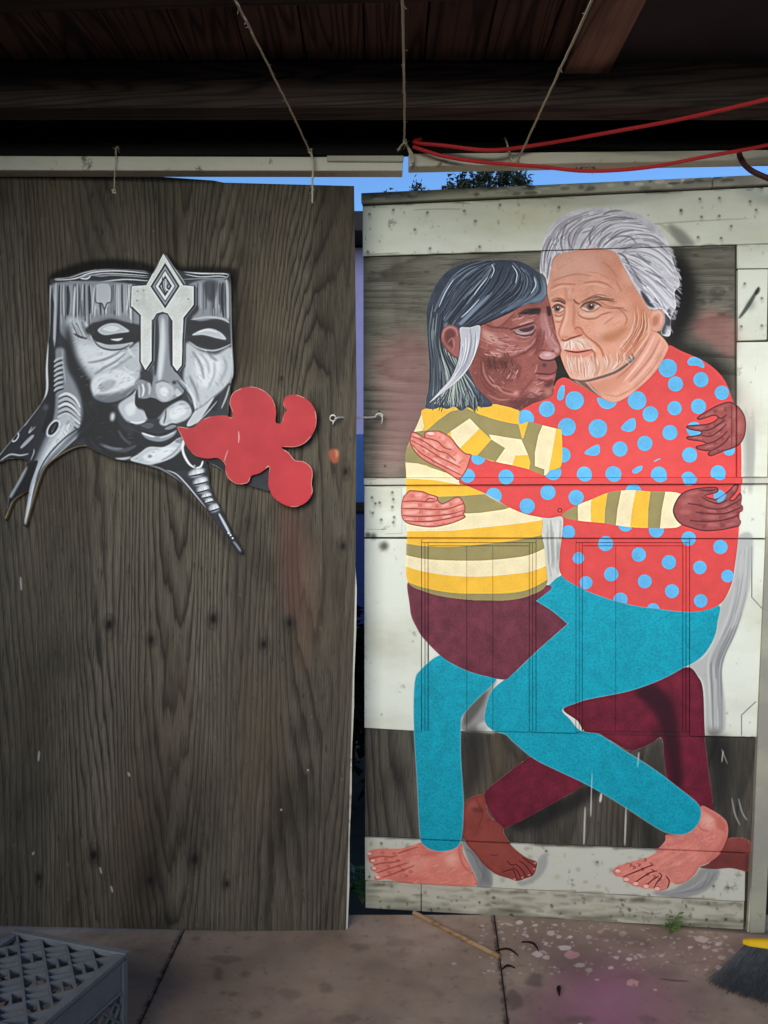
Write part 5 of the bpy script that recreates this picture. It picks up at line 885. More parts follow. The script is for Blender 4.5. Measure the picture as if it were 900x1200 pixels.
# ---------------------------------------------------------------- floor and outside ground
fl = tag(empty('floor', (0, 0, 0)), kind='structure'); gap = .004
obj('joint_dirt', bbox(-3.6, 3.6, -4.2, 2.73, -.12, -.006, 0), M_earth, fl)
for x0, x1 in ((-3.6, -2.64), (-2.64, -.65), (-.65, .345), (.345, 1.335), (1.335, 3.6)):
    for y0, y1 in ((-4.2, -1.9), (-1.9, .4), (.4, 2.72)):
        yy = y1 if y1 < 2.7 else 2.74
        e0 = [.0725*(yv-2.36) if abs(x0-.345) < .01 else 0. for yv in (y0, yy)]; e1 = [.0725*(yv-2.36) if abs(x1-.345) < .01 else 0. for yv in (y0, yy)]
        obj('slab', quadbox([(x0+gap/2+e0[0], y0+gap/2), (x1-gap/2+e1[0], y0+gap/2), (x1-gap/2+e1[1], yy-gap/2), (x0+gap/2+e0[1], yy-gap/2)], -.006, 0, .0015), M_conc, fl)
bm = bmesh.new(); bmesh.ops.create_grid(bm, x_segments=60, y_segments=60, size=300)
for v in bm.verts: v.co.z = -.13 if abs(v.co.x) < 30 and abs(v.co.y) < 30 else -.13+.1*math.sin(v.co.x*.07)*math.sin(v.co.y*.05)
tag(obj('ground', bm, M_earth), kind='structure')
# ---------------------------------------------------------------- shed: roof timbers, header and walls
sh = tag(empty('shed', (0, 0, 0)), 'dark timber shed roof with a white header strip above the two doors', 'shed')
ROOF0 = 1.4
obj('roof_sheet', bbox(-1.9, 3.3, ROOF0-.05, 2.78, 2.70, 2.72, .002), M_black, sh)
x = -.054-.17*10; k = 0
while x < .50:
    obj('deck_board', bbox(x+.002, x+.168, ROOF0, 2.72, 2.662+rnd.uniform(-.003, .003), 2.69, .002), M_deck, sh); x += .17
obj('roof_panel', bbox(.655, 3.2, ROOF0, 2.72, 2.652, 2.68, .002), M_panel, sh)
obj('deck_batten', bbox(.515, .648, 1.42, 2.372, 2.62, 2.66, .004), M_brown, sh)
obj('joist', quadbox([(-1.79, 2.058), (.62, 1.953), (.62, 1.80), (-1.79, 1.905)], 2.602, 2.66), M_beam, sh)
obj('beam', bbox(-1.79, 3.16, 2.33, 2.416, 2.525, 2.658, .006), M_beam, sh)
bx = lambda nm, p, d0, d1, m, bv=.002: obj(nm, (lambda P_: slab([(q.x, q.z) for q in P_], -d1, -d0, bv))([at(a, b, d0) for a, b in p]), m, sh)
bx('header_board', [(-200, 60), (1600, 60), (1600, 176), (-200, 176)], 2.575, 2.61, M_black)  # its black colour stands in for the shadow gap above the ledge
bx('header_ledge', [(-200, 167), (475, 167), (1600, 152), (1600, 168), (900, 173), (475, 181), (-200, 184)], 2.556, 2.574, M_black)
bx('header_strip', [(-200, 182), (472, 184), (472, 200), (-200, 199)], 2.548, 2.60, M_trim); bx('header_strip', [(479, 180), (1600, 168), (1600, 183), (900, 187), (479, 195)], 2.55, 2.60, M_trim)
bx('weathered_block', [(383, 182), (473, 182), (473, 189), (383, 188.5)], 2.538, 2.547, M_plinth)
obj('unseen_side_wall', bbox(-1.86, -1.80, .35, 2.65, -.1, 2.65, .004), M_wallw, sh); obj('unseen_side_wall', bbox(3.17, 3.23, ROOF0, 2.69, -.1, 2.65, .004), M_wallw, sh)  # unseen; left one set close and long to shade the plywood door
yw = tag(empty('shade_wall', (0, -1.6, 0)), 'low dark board wall added unseen to shade the lower doors', 'wall', None, 'thing')  # unseen wall, added to darken the foot of the doors
for i in range(20): obj('board', bbox(-4+i*.4+.003, -3.6+i*.4-.003, -.02, .02, -.1, 1.5, .004), M_wallw, yw)
obj('front_wall', bbox(-1.79, -1.42, 2.66, 2.70, -.1, 2.66, .004), M_wallw, sh); obj('front_wall', bbox(1.345, 3.16, 2.70, 2.74, -.1, 2.66, .004), M_wallw, sh)
# ---------------------------------------------------------------- plywood door on the left
uwL = lambda s: [tuple(v) for v in PL.uw(P(s))]
ld = tag(PL.root('plywood_door'), 'brown weathered plywood door carrying the black and white stump face', 'door', None, 'thing')
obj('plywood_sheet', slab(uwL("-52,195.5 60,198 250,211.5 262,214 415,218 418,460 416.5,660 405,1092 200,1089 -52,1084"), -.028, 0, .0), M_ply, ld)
tag(obj('edge_strip', slab(uwL("416.2,660 418,690 417.4,740 415.2,790 414.8,830 412.4,880 412,930 409.6,985 409.4,1040 407.4,1088 405,1092 407.6,1000 411,860"), -.03, -.004, 0), M_trim, ld), 'thin peeling white edge strip')
# sawn painted boards fixed to it
cut = tag(PL.root('stump_cutout'), 'sawn board painted as a grey tree stump face with a white forehead crest', 'cutout')
poly = lambda pts, n=4: [tuple(v) for v in PL.uw(catmull(pts, True, n))]
tag(obj('stump_board', slab(poly(STUMP, 3), .002, .015, 0, True), [M_stump, M_rawply], cut), 'tree stump face with roots')
tag(obj('root_spur', slab(poly(SPUR, 3), .0025, .0145, 0, True), [M_stump, M_rawply], cut), 'dark root end showing under the red board')
tag(obj('crest', slab([tuple(v) for v in PL.uw(CREST)], .0152, .0175, 0), M_stump, cut), 'white crest with a patterned diamond')
for key, s in (('eye', "112,396 118,386 134,380 150,387 166,396 150,406 130,409 116,403"), ('eye', "221,399 232,391 246,386 260,391 270,403 258,410 240,407 228,404"), ('nose', "161,452 178,450 184,446 200,446 214,460 206,471 194,482 182,491 170,482 160,474"), ('mouth', "158,500 176,494.5 189,503 203,496.5 212,500 204,513 188,519 170,516")):
    obj(key, slab(poly(P(s), 3), .0152, .0158, 0), M_stump, cut)
red = PL.root('red_cutout'); tag(red, 'flat red lobed board overlapping the chin of the stump face', 'cutout')
obj('red_board', slab(poly(REDB, 4), .017, .030, 0, True), [M_red, M_rawply], red)
# ---------------------------------------------------------------- panelled door on the right with the mural
uwR = lambda s: [tuple(v) for v in PR.uw(P(s))]
rd = tag(PR.root('mural_door'), 'off white panelled door with an embracing couple painted across it', 'door', None, 'thing')
obj('core', slab(uwR("425,232 905,210 878,1088 428,1062"), -.045, -.0125, 0), M_doorcore, rd)
BOARDS = []
def board(name, s, o, m, label=None, o0=-.012, bv=.0015, film=True):
    p = uwR(s); b = obj(name, slab(p, o0, o, bv), m, rd)
    if label: b['label'] = label
    if film: BOARDS.append((p, o))
board('cap_board', "424,228 833,209.5 833,221 424,239.5", .014, M_cap, 'flaking grey top edge board', -.04); board('cap_board', "834,209.4 906,206 906,217 834,220.6", .014, M_cap, None, -.04)
board('top_rail', "425,241.5 905,219 905,285 425,300", 0, M_white)
board('grey_panel', "425.5,301 862.5,286.6 862.5,559 425.5,559.4", -.007, M_plyh, 'weathered grey plywood panel')
board('stile_block', "864,286.4 905,286 904.6,314 864,314.4", -.001, M_white); board('stile_block', "864,401 904,400.4 900,559 864,559", -.001, M_white)
board('patch_plate', "864,316.4 899.5,316 898,398.5 864,399.6", .006, M_white, 'white patch block with a black scrape')
board('ledge', "427,560.2 900,559.8 899.8,566.6 427,568.4", .013, M_white2)
board('mid_rail', "427,569.4 898.6,567.6 896.8,630.6 427,629.4", 0, M_white)
tag(obj('patch_plate', slab(uwR("428,572 471,571.4 471,625 452,625.6 452,621 428,620"), .0, .003, .0008), M_white, rd), 'nailed white patch plate')
board('stile', "427,631.4 493.6,631.6 493.6,857 427,853", 0, M_white); board('stile', "628.6,631.8 674.6,631.8 674.6,858.6 628.6,857.8", 0, M_white); board('stile', "808.6,632 896.8,632.4 890,864 808.6,862", 0, M_white)
for x0, x1 in ((494.4, 627.8), (675.4, 807.8)):
    board('panel_head', f"{x0},632 {x1},632.2 {x1},635.6 {x0},635.4", -.0035, M_white); y = 636.4
    for a, b in ((x0, x0+3.2), (x0+3.9, x0+6.6), (x1-6.6, x1-3.9), (x1-3.2, x1)): board('moulding', f"{a},{y} {b},{y} {b},858 {a},857.4", -.003 if abs(a-x0) < .1 or abs(b-x1) < .1 else -.006, M_white, None, -.012, .0008)
    cuts = [x0+7.6, 547, 577.6, x1-7.6] if x0 < 600 else [x0+7.6, 722, x1-7.6]
    board('panel_head', f"{x0+7.6},{y} {x1-7.6},{y} {x1-7.6},639.4 {x0+7.6},639.2", -.006, M_white, None, -.012, .0008)
    for a, b in zip(cuts, cuts[1:]): board('plank', f"{a+.35},640.2 {b-.35},640.2 {b-.35},858 {a+.35},857.4", -.0085, M_white, None, -.012, .0009)
board('lower_panel', "427,854.6 889.6,866 881,999.4 427.6,980.4", -.005, M_plyv, 'dark stained plywood panel')
board('bottom_rail', "427.6,981.6 873.6,1000.4 872.6,1056.4 428,1031.6", .002, M_white2)
board('plinth_board', "428,1033 493,1036.6 493,1069 428,1065", -.005, M_plinth); board('plinth_board', "494,1036.8 873,1058 872,1090.6 494,1069.2", -.006, M_plinth, 'mouldy bottom board')
board('edge_trim', "898.8,567.6 902.6,567.6 879.6,1091 874.6,1090.8 882,1000 890.8,866", .009, M_white2, None)
# painted figures: thin paint films lying on the boards, cut at every joint
def clip_poly(sub, cl):
    area = sum(a[0]*b[1]-b[0]*a[1] for a, b in zip(cl, cl[1:]+cl[:1]))
    if area < 0: cl = cl[::-1]
    out = list(sub)
    for (ax, ay), (bx_, by) in zip(cl, cl[1:]+cl[:1]):
        inp, out = out, []
        if not inp: break
        sd = lambda p: (bx_-ax)*(p[1]-ay)-(by-ay)*(p[0]-ax)
        for p, q in zip(inp, inp[1:]+inp[:1]):
            sp_, sq = sd(p), sd(q)
            if sp_ >= 0: out.append(p)
            if (sp_ >= 0) != (sq >= 0): t = sp_/(sp_-sq); out.append((p[0]+(q[0]-p[0])*t, p[1]+(q[1]-p[1])*t))
    return out
SH.update({'eye_a': P("681,360 686,356 694,354.5 700,356 702.5,358.5 697,362 690,364 684,363"), 'eye_b': P("647.5,361 651,358.5 656,358 662,361 658,364.5 651,365"), 'nose_a': P("664,356 671,358 673,382 682,386 683,391 668,396 660,398 656,392 660,374"), 'beard_a': P("659,401 682,395 698,410 722,424 738,420 722,434 702,441 683,445 671,443 663,434 658,418"), 'mouth_a': P("661.5,410 676,409.5 694.5,409 691,416 678,419 666,416"), 'ear_a': P("764,364 770,361 777,364 779.5,373 776,384 770,388.5 764,386 762,376"),
    'eye_c': P("599,386 609,382 627,378 628,385 622,392 609,392"), 'nose_c': P("633,366 641,366 650,396 657,408 656,415 646,421 634,421 630,414 634,396"), 'mouth_c': P("627,437 640,434 651.5,432 650,443 640,445 630,442"), 'ear_c': P("517,392 520,384 527,380.5 535,383 538.5,390 539,404 538,419 533,419 524,411 518,402"), 'lock_c': P("539,384 550,383.5 562,381 562.5,392 560,406 553,424 544,438 532,450 516,462 503,472 516,457 528,443 535,428 538.5,412 540,398")})
SUB = [('beard_a', 'beard', None, 'pink_face'), ('eye_a', 'eye', None, 'pink_face'), ('eye_b', 'eye', None, 'pink_face'), ('nose_a', 'nose', None, 'pink_face'), ('mouth_a', 'mouth', None, 'pink_face'), ('ear_a', 'ear', None, 'pink_face'),
       ('eye_c', 'eye', None, 'brown_face'), ('nose_c', 'nose', None, 'brown_face'), ('mouth_c', 'mouth', None, 'brown_face'), ('ear_c', 'ear', None, 'brown_face'), ('lock_c', 'white_lock', None, 'grey_hair')]
FILM = [('crimson_leg', 'painted_leg', 'crimson trouser leg'), ('crimson_shin', 'painted_leg', 'crimson shin'), ('heel_brown', 'painted_foot', 'brown heel'), ('foot_brown', 'painted_foot', 'brown bare foot'), ('foot_coral', 'painted_foot', 'pink bare foot pointing to the gap'), ('foot_coral_large', 'painted_foot', 'large pink bare foot'),
        ('teal_leg', 'painted_leg', 'straight teal trouser leg'), ('teal_trousers', 'painted_trousers', 'bent teal trousers'), ('maroon_skirt', 'painted_skirt', 'maroon skirt'), ('striped_sweater', 'painted_sweater', 'yellow, olive and cream striped sweater'), ('red_sweater', 'painted_sweater', 'red sweater with blue dots'),
        ('striped_sleeve', 'painted_sleeve', 'striped short upper sleeve'), ('striped_forearm', 'painted_sleeve', 'striped forearm sleeve'), ('hand_coral', 'painted_hand', 'pink hand reaching up'), ('hand_coral_flat', 'painted_hand', 'pink hand lying flat'), ('hand_brown', 'painted_hand', 'brown hand on the shoulder'), ('hand_brown_flat', 'painted_hand', 'brown hand on the waist'),
        ('neck', 'painted_neck', None), ('brown_face', 'painted_face', 'brown face in profile'), ('pink_face', 'painted_face', 'pink bearded face'), ('white_hair', 'painted_hair', 'swept white hair'), ('grey_hair', 'painted_hair', 'straight dark grey hair with a white lock')]
FOUND = {}
for i, (key, nm, lab, up_key) in enumerate([(*f, None) for f in FILM]+SUB):
    pts = [tuple(v) for v in PR.uw(catmull(SH[key], True, 3))]; V, Fc = [], []
    for bp, o in BOARDS:
        c = clip_poly(pts, bp)
        if len(c) < 3 or abs(sum(a[0]*b[1]-b[0]*a[1] for a, b in zip(c, c[1:]+c[:1]))) < 2e-5: continue
        b0 = len(V); z = -(o+.0005+.00011*i); V += [(u, z, w_) for u, w_ in c]
        for t in tessellate_polygon([[Vector((u, w_, 0)) for u, w_ in c]]):
            a_, b_, c_ = t; ar = (c[b_][0]-c[a_][0])*(c[c_][1]-c[a_][1])-(c[c_][0]-c[a_][0])*(c[b_][1]-c[a_][1])
            if abs(ar) > 1e-10: Fc.append((b0+a_, b0+b_, b0+c_) if ar > 0 else (b0+a_, b0+c_, b0+b_))
    par = FOUND[up_key] if up_key else rd
    f = obj(nm, (V, Fc), M_film, par); FOUND[key] = f
    if lab: f['label'] = lab
# jamb post to the right
jp = Plane((at(880, 1090, 2.615).x, 2.615), (at(960, 1090, 2.615).x, 2.615)); pr = tag(jp.root('jamb_post'), 'grey white timber post beside the mural door', 'post')
uj = lambda s: [tuple(v) for v in jp.uw(P(s))]
obj('post', slab(uj("907,200 934,200 923,560 897,1094 879,1094 900.5,580"), -.09, 0, .003), M_post, pr)
# ---------------------------------------------------------------- latch, strings, cords
hk = tag(empty('hook_latch', tuple(at(391, 490, 2.60))), 'small steel hook and eye latch bridging the gap between the doors', 'latch'); o0 = Vector(hk.location)
bm = bmesh.new(); p = [at(390+3.4*math.cos(t), 490+3.6*math.sin(t), 2.622)-o0 for t in np.linspace(0, 6.0, 12)]; tube(p, .0026, 6, bm); tube([at(391, 494, 2.622)-o0, at(390, 497, 2.626)-o0, at(390, 498, 2.634)-o0], .0022, 6, bm); obj('eye', bm, M_steel, hk, True)
bm = tube([q-o0 for q in smooth3([at(393, 492, 2.612), at(395, 489.6, 2.612), at(408, 489.4, 2.66), at(437, 489, 2.745), at(441, 486, 2.748), at(445, 484.6, 2.75), at(449, 487, 2.752)], 4)], .0032, 6); obj('hook', bm, M_steel, hk, True)
bm = bmesh.new(); tube([at(444, 487, 2.755)-o0, at(448, 486, 2.75)-o0, at(448, 492, 2.752)-o0, at(447, 497, 2.756)-o0], .0026, 6, bm); tube([at(447, 488, 2.75)-o0, at(446, 488, 2.775)-o0], .0022, 6, bm); obj('eye', bm, M_steel, hk, True)
def atz(x, y, z): d = (z-EYE)*FPX/(600-y); return Vector(((x-450)/FPX*d, d, z))
def twine(name, chains, label, r=.0034, fuzz=60):
    o = tag(empty(name, tuple(chains[0][0])), label, 'string', 'strings tied to the shed header'); b = Vector(o.location); bm = bmesh.new(); S = []
    for c in chains:
        p = smooth3(c, 10); p = [q+Vector((rnd.uniform(-1, 1), rnd.uniform(-1, 1), rnd.uniform(-1, 1)))*.0009 for q in p]; S += p; tube([q-b for q in p], r, 6, bm, r*.85)
    obj('strand', bm, M_twine, o, True); bm = bmesh.new()
    for _ in range(fuzz):
        q = rnd.choice(S)-b; d = Vector((rnd.uniform(-1, 1), rnd.uniform(-.5, .5), rnd.uniform(-1, 1))); tube([q, q+d*.006, q+d*.011+Vector((0, 0, -.003))], .00045, 3, bm)
    tag(obj('stray_fibres', bm, M_twine, o), kind='stuff'); q = chains[0][-1]-b
    obj('knot', tube([q+Vector((-.005, -.004, 0)), q+Vector((.005, -.005, .004)), q+Vector((.006, .0, -.006)), q+Vector((-.004, -.004, -.004))], .0034, 6), M_twine, o, True)
twine('string', [[atz(262, -28, 2.486), atz(301, 50, 2.482), atz(335, 118, 2.482), at(363, 177, 2.53)], [at(363, 177, 2.53), at(367, 190, 2.532), at(366, 214, 2.535), at(366, 238, 2.54)]], 'slanting twine with a loose end hanging over the top of the plywood door')
twine('string', [[atz(471, -28, 2.505), atz(473, 60, 2.50), atz(474, 120, 2.50), at(474, 166, 2.505)], [at(474, 166, 2.53), at(470, 171, 2.53), at(466.5, 176, 2.53)], [at(475, 166, 2.53), at(479, 176, 2.53), at(483, 191, 2.535)], [at(474, 167, 2.528), at(478, 172, 2.528), at(483.5, 182, 2.53), at(484, 192, 2.535)]], 'upright twine knotted with loose tails where the red rope begins')
twine('string', [[atz(706, -28, 2.455), atz(671, 50, 2.45), atz(642, 112, 2.447), at(606, 190, 2.535)], [at(606, 190, 2.535), at(601, 190, 2.535), at(597, 178, 2.535), at(592, 161, 2.535)]], 'twine slanting down across the red rope to the white header strip')
twine('string', [[at(136.5, 172, 2.54), at(136, 176, 2.54), at(135, 196, 2.54), at(133.5, 224, 2.548)]], 'short loose twine hanging from the header over the plywood door', .0018, 20)
rc = tag(empty('red_rope', tuple(at(480, 171, 2.52))), 'slack red rope looped in two strands along the header', 'rope'); b = Vector(rc.location)
for ch in ([at(494, 162, 2.53), at(486, 167, 2.52), at(520, 170.5, 2.50), at(577, 176, 2.49), atz(640, 168, 2.506), atz(720, 154, 2.505), atz(800, 139, 2.502), atz(900, 116, 2.50), atz(990, 92, 2.50)], [at(484, 172, 2.52), at(520, 183, 2.515), at(565, 190, 2.51), at(630, 195, 2.505), at(690, 200.5, 2.5), at(760, 196, 2.49), at(830, 183, 2.48), at(900, 170, 2.47), at(990, 150, 2.46)]):
    obj('strand', tube([q-b for q in smooth3(ch, 8)], .0056, 8), M_cord, rc, True)
cb = tag(obj('cable', tube(smooth3([at(866, 180, 2.55), at(871, 191, 2.53), at(880, 199.5, 2.51), at(893, 206, 2.5), at(912, 213, 2.5), at(950, 222, 2.5)], 6), .0085, 8), M_cable, None, True), 'short dark brown hose drooping past the top of the mural door', 'hose')
# dry twig caught on the header
dt = tag(empty('dry_twig', tuple(at(684, 197, 2.54))), 'dry dark twig scraps stuck under the header strip', 'twig'); b = Vector(dt.location); bm = bmesh.new()
for _ in range(16):
    q = at(684+rnd.uniform(-9, 14), 196.5+rnd.uniform(-1.5, 3), 2.56)-b; d = Vector((rnd.uniform(-1, 1), rnd.uniform(-.3, .3), rnd.uniform(-.7, .3))); tube([q, q+d*.012, q+d*.022+Vector((0, 0, -.004))], .0016, 4, bm, .0006)
obj('scraps', bm, M_dry, dt)
# ---------------------------------------------------------------- milk crate, upside down
th = R_(-18); cr = tag(empty('milk_crate', (-.627, 2.0, 0), th), 'grey plastic milk crate lying upside down by the plywood door', 'crate')
# local frame: right rear corner at origin, x towards -s (left), y towards the viewer negative
S_, Hc = .345, .28
def cbox(nm, x0, x1, y0, y1, z0, z1, bv=.003): return obj(nm, bbox(x0, x1, y0, y1, z0, z1, bv), M_crate, cr)
r_ = .022
for a in ((-S_, 0, -r_, 0), (-S_, 0, -S_, -S_+r_), (-S_, -S_+r_, -S_+r_+.001, -r_-.001), (-r_, 0, -S_+r_+.001, -r_-.001)): cbox('rim', *a, Hc-.016, Hc)
for x_, y_ in ((-S_, -S_), (-S_, -.03), (-.03, -S_), (-.03, -.03)): cbox('corner_post', x_+.001, x_+.029, y_+.001, y_+.029, 0, Hc-.017, .006)
for side in range(4):
    f = (lambda a, t: (a, -t)) if side == 0 else (lambda a, t: (a, -S_+t)) if side == 1 else (lambda a, t: (-t, a)) if side == 2 else (lambda a, t: (-S_+t, a))
    def wallbox(nm, a0, a1, z0, z1, t0=.003, t1=.010):
        (xa, ya), (xb, yb) = f(a0, t0), f(a1, t1); cbox(nm, min(xa, xb), max(xa, xb), min(ya, yb), max(ya, yb), z0, z1, .0015)
    wallbox('side_band', -S_+.031, -.031, Hc-.085, Hc-.018); wallbox('side_band', -S_+.031, -.031, 0, .045); wallbox('side_rib', -S_+.031, -.031, Hc-.092, Hc-.086, .0, .012)
    bm = bmesh.new(); z0, z1 = .046, Hc-.093; hh = z1-z0
    for dr in (1, -1):
        for i in range(-6, 14):
            a0 = -S_+.031+i*.042; a1 = a0+hh; lo, hi = -S_+.031, -.031; s0, s1 = max(a0, lo), min(a1, hi)
            if s1-s0 < .01: continue
            q = [(s, z0+(s-a0) if dr > 0 else z1-(s-a0)) for s in (s0, s1)]; dz = .004
            vs_ = []
            for (s, z) in q:
                for t in (.003, .009):
                    for e in (-dz, dz): X, Y = f(s, t); vs_.append(bm.verts.new((X, Y, min(max(z+e, z0), z1))))
            for fc in ((0, 1, 3, 2), (4, 6, 7, 5), (0, 4, 5, 1), (2, 3, 7, 6), (0, 2, 6, 4), (1, 5, 7, 3)):
                try: bm.faces.new([vs_[j] for j in fc])
                except ValueError: pass
    obj('side_lattice', bm, M_crate, cr)
def bar(nm, p, q, w_, z0, z1, bm=None):
    p, q = Vector((*p, 0)), Vector((*q, 0)); d = (q-p).normalized(); nn = Vector((-d.y, d.x, 0))*w_*.5; keep = bm is not None; bm = bm or bmesh.new()
    vs_ = [bm.verts.new((v.x, v.y, z)) for z in (z0, z1) for v in (p-nn, p+nn, q+nn, q-nn)]
    for fc in ((3, 2, 1, 0), (4, 5, 6, 7), (0, 1, 5, 4), (1, 2, 6, 5), (2, 3, 7, 6), (3, 0, 4, 7)): bm.faces.new([vs_[j] for j in fc])
    if not keep: obj(nm, bm, M_crate, cr)
i0, i1 = -S_+r_, -r_; D_ = .0535*math.sqrt(2)/1.0
def clipdiag(c, sgn):      # line x + sgn*y = c inside the inner square
    pts = []
    for X in (i0, i1):
        Y = (c-X)*sgn
        if i0-1e-6 <= Y <= i1+1e-6: pts.append((X, Y))
    for Y in (i0, i1):
        X = c-sgn*Y
        if i0 < X < i1: pts.append((X, Y))
    return (min(pts), max(pts)) if len(pts) > 1 and max(pts) != min(pts) else None
for kk in range(-6, 7):
    for sg, zz in ((1, .0), (-1, .0006)):
        c = clipdiag((-S_ if sg > 0 else 0)+kk*D_, sg)
        if c and (Vector(c[0])-Vector(c[1])).length > .02: bar('lattice_bar', c[0], c[1], .0056, Hc-.02-zz, Hc-.003-zz)
bm = bmesh.new()
for a in range(-6, 7):
    for b_ in range(-6, 7):
        ca, cb_ = -S_+(a+.5)*D_, (b_+.5)*D_; X, Y = (ca+cb_)/2, (ca-cb_)/2
        if not (i0+.014 < X < i1-.014 and i0+.014 < Y < i1-.014): continue
        h = D_/math.sqrt(2)/2-.003; dv = Vector((1, 1, 0)).normalized() if (a+b_) % 2 else Vector((1, -1, 0)).normalized(); ov = Vector((-dv.y, dv.x, 0))
        for e in (-.0,): bar('', ((Vector((X, Y, 0))+ov*e)-dv*h).xy, ((Vector((X, Y, 0))+ov*e)+dv*h).xy, .0052, Hc-.018, Hc-.005, bm)
        for e in (-.5, .5): pass
tag(obj('cell_slats', bm, M_crate, cr), kind='stuff')
# ---------------------------------------------------------------- broom
br = tag(empty('broom', (1.07, 2.36, 0)), 'broom with a yellow head and splayed dark grey bristles', 'broom'); b = Vector(br.location)
A0, A1 = Vector((1.062, 2.40, .088)), Vector((1.36, 2.27, .125)); ax = (A1-A0).normalized(); up = Vector((.12, .25, 1)).normalized(); sd = ax.cross(up).normalized()
bm = bmesh.new(); secs = []
for t, h, wd in ((0, .010, .012), (.06, .016, .020), (.35, .024, .026), (.65, .040, .030), (1, .044, .030)):
    c0 = A0.lerp(A1, t)-b; secs.append([bm.verts.new(c0+sd*wd*x_+up*h*z_) for x_, z_ in ((-1, -.5), (1, -.5), (1, .35), (.6, .7), (-.6, .7), (-1, .35))])
for s0, s1 in zip(secs, secs[1:]):
    for k in range(6): bm.faces.new((s0[k], s0[(k+1) % 6], s1[(k+1) % 6], s1[k]))
bm.faces.new(secs[0][::-1]); bm.faces.new(secs[-1]); bmesh.ops.recalc_face_normals(bm, faces=bm.faces[:]); obj('broom_head', bevel(bm, .002), M_yellow, br)
bm = bmesh.new(); T0, T1 = Vector((*gpt(835, 1156), .004)), Vector((1.30, 2.08, .004))
for _ in range(1500):
    t = rnd.random()**.85; s = rnd.uniform(-1, 1); p0 = A0.lerp(A1, .03+.95*t)+sd*s*.016-up*.004; tip = T0.lerp(T1, min(max(t+rnd.gauss(0, .03), -.02), 1))+Vector((rnd.gauss(0, .004), s*.022+rnd.gauss(0, .008), rnd.uniform(0, .012)))
    mid = p0.lerp(tip, .5)+Vector((-.008, 0, -.012+rnd.gauss(0, .003))); tube([p0-b, mid-b, tip-b], .0011, 3, bm, .0007, False)
tag(obj('bristles', bm, M_brist, br), kind='stuff'); obj('handle', tube([A0.lerp(A1, .62)+up*.02-b, Vector((1.62, 2.30, .9))-b, Vector((1.88, 2.36, 1.5))-b], .011, 10), M_yellow, br, True)
# ---------------------------------------------------------------- small things on the floor
p0, p1 = Vector((*gpt(485, 1072), .0075)), Vector((*gpt(585, 1124), .0075)); tag(obj('wooden_stick', tube([p0, p0.lerp(p1, .5), p1], .0072, 10), M_stick), 'pale wooden dowel lying on the concrete before the mural door', 'stick')
def scrap(x, y, L, rot, label, curl):
    X, Y = gpt(x, y); o = Vector((X, Y, .002)); bm = bmesh.new(); d = Vector((math.cos(rot), math.sin(rot), 0)); nn = Vector((-d.y, d.x, 0)); V = []
    for i in range(6):
        t = i/5; w_ = .006*math.sin(math.pi*(.1+.85*t)); c = d*(t-.5)*L+nn*curl*math.sin(math.pi*t); z = .003+.006*math.sin(math.pi*t)
        V.append([bm.verts.new(c+nn*w_*e+Vector((0, 0, z+.004*abs(e)))) for e in (-1, 0, 1)])
    for a, c in zip(V, V[1:]):
        for k in range(2): bm.faces.new((a[k], a[k+1], c[k+1], c[k]))
    bmesh.ops.solidify(bm, geom=bm.faces[:], thickness=.0012)
    ob = obj('dry_leaf', bm, M_dry, None, True); ob.location = o; tag(ob, label, 'leaf')
scrap(594, 1120, .07, -.4, 'curled dark leaf scrap lying by the end of the wooden dowel', .014); scrap(621, 1112, .07, -.9, 'thin dark curled scrap lying among the pale paint flecks', .012); scrap(656, 1164, .05, 1.3, 'small dark brown leaf lying on the pinkish stained concrete', .003); scrap(596, 1138, .04, .2, 'tiny dark fleck beside the floor joint', .004)
def leafmesh(bm, base, d, up_, L, W):
    d = d.normalized(); s = d.cross(up_).normalized(); u2 = s.cross(d); P_ = [base, base+d*L*.25+s*W, base+d*L*.65+s*W*.75-u2*L*.05, base+d*L-u2*L*.16, base+d*L*.65-s*W*.75-u2*L*.05, base+d*L*.25-s*W]; m = base+d*L*.5+u2*L*.07
    v = [bm.verts.new(q) for q in P_]; c = bm.verts.new(m)
    for i in range(6): bm.faces.new((v[i], v[(i+1) % 6], c))
def plant(name, loc, n, H, spread, L, W, m, label, cat='plant'):
    o = tag(empty(name, loc), label, cat); 
    for _ in range(n):
        a = rnd.uniform(0, 6.28); h = H*rnd.uniform(.3, 1); t = Vector((math.cos(a)*spread*rnd.uniform(.3, 1), -abs(math.sin(a))*spread*.5, h)); bm = tube([Vector((0, 0, -.01)), t*.5+Vector((0, 0, h*.12)), t], .0014, 4, None, .0008); obj('stem', bm, M_stem, o)
        for k in range(3):
            bm = bmesh.new(); q = t*(.55+.225*k); leafmesh(bm, Vector((0, 0, 0)), Vector((math.cos(a+rnd.uniform(-1.4, 1.4)), -abs(math.sin(a))-.2, rnd.uniform(.1, .9))), Vector((0, -.3, 1)), L*rnd.uniform(.7, 1.2), W*rnd.uniform(.8, 1.2)); l = obj('leaf', bm, m, o); l.location = q
plant('weed', (.925, 2.615, 0), 9, .075, .035, .02, .007, M_leaf, 'small green weed growing at the foot of the mural door')
plant('ivy', (-.075, 2.83, 0), 12, .15, .05, .035, .022, M_ivy, 'dark green round leaved ivy growing in the gap between the doors')
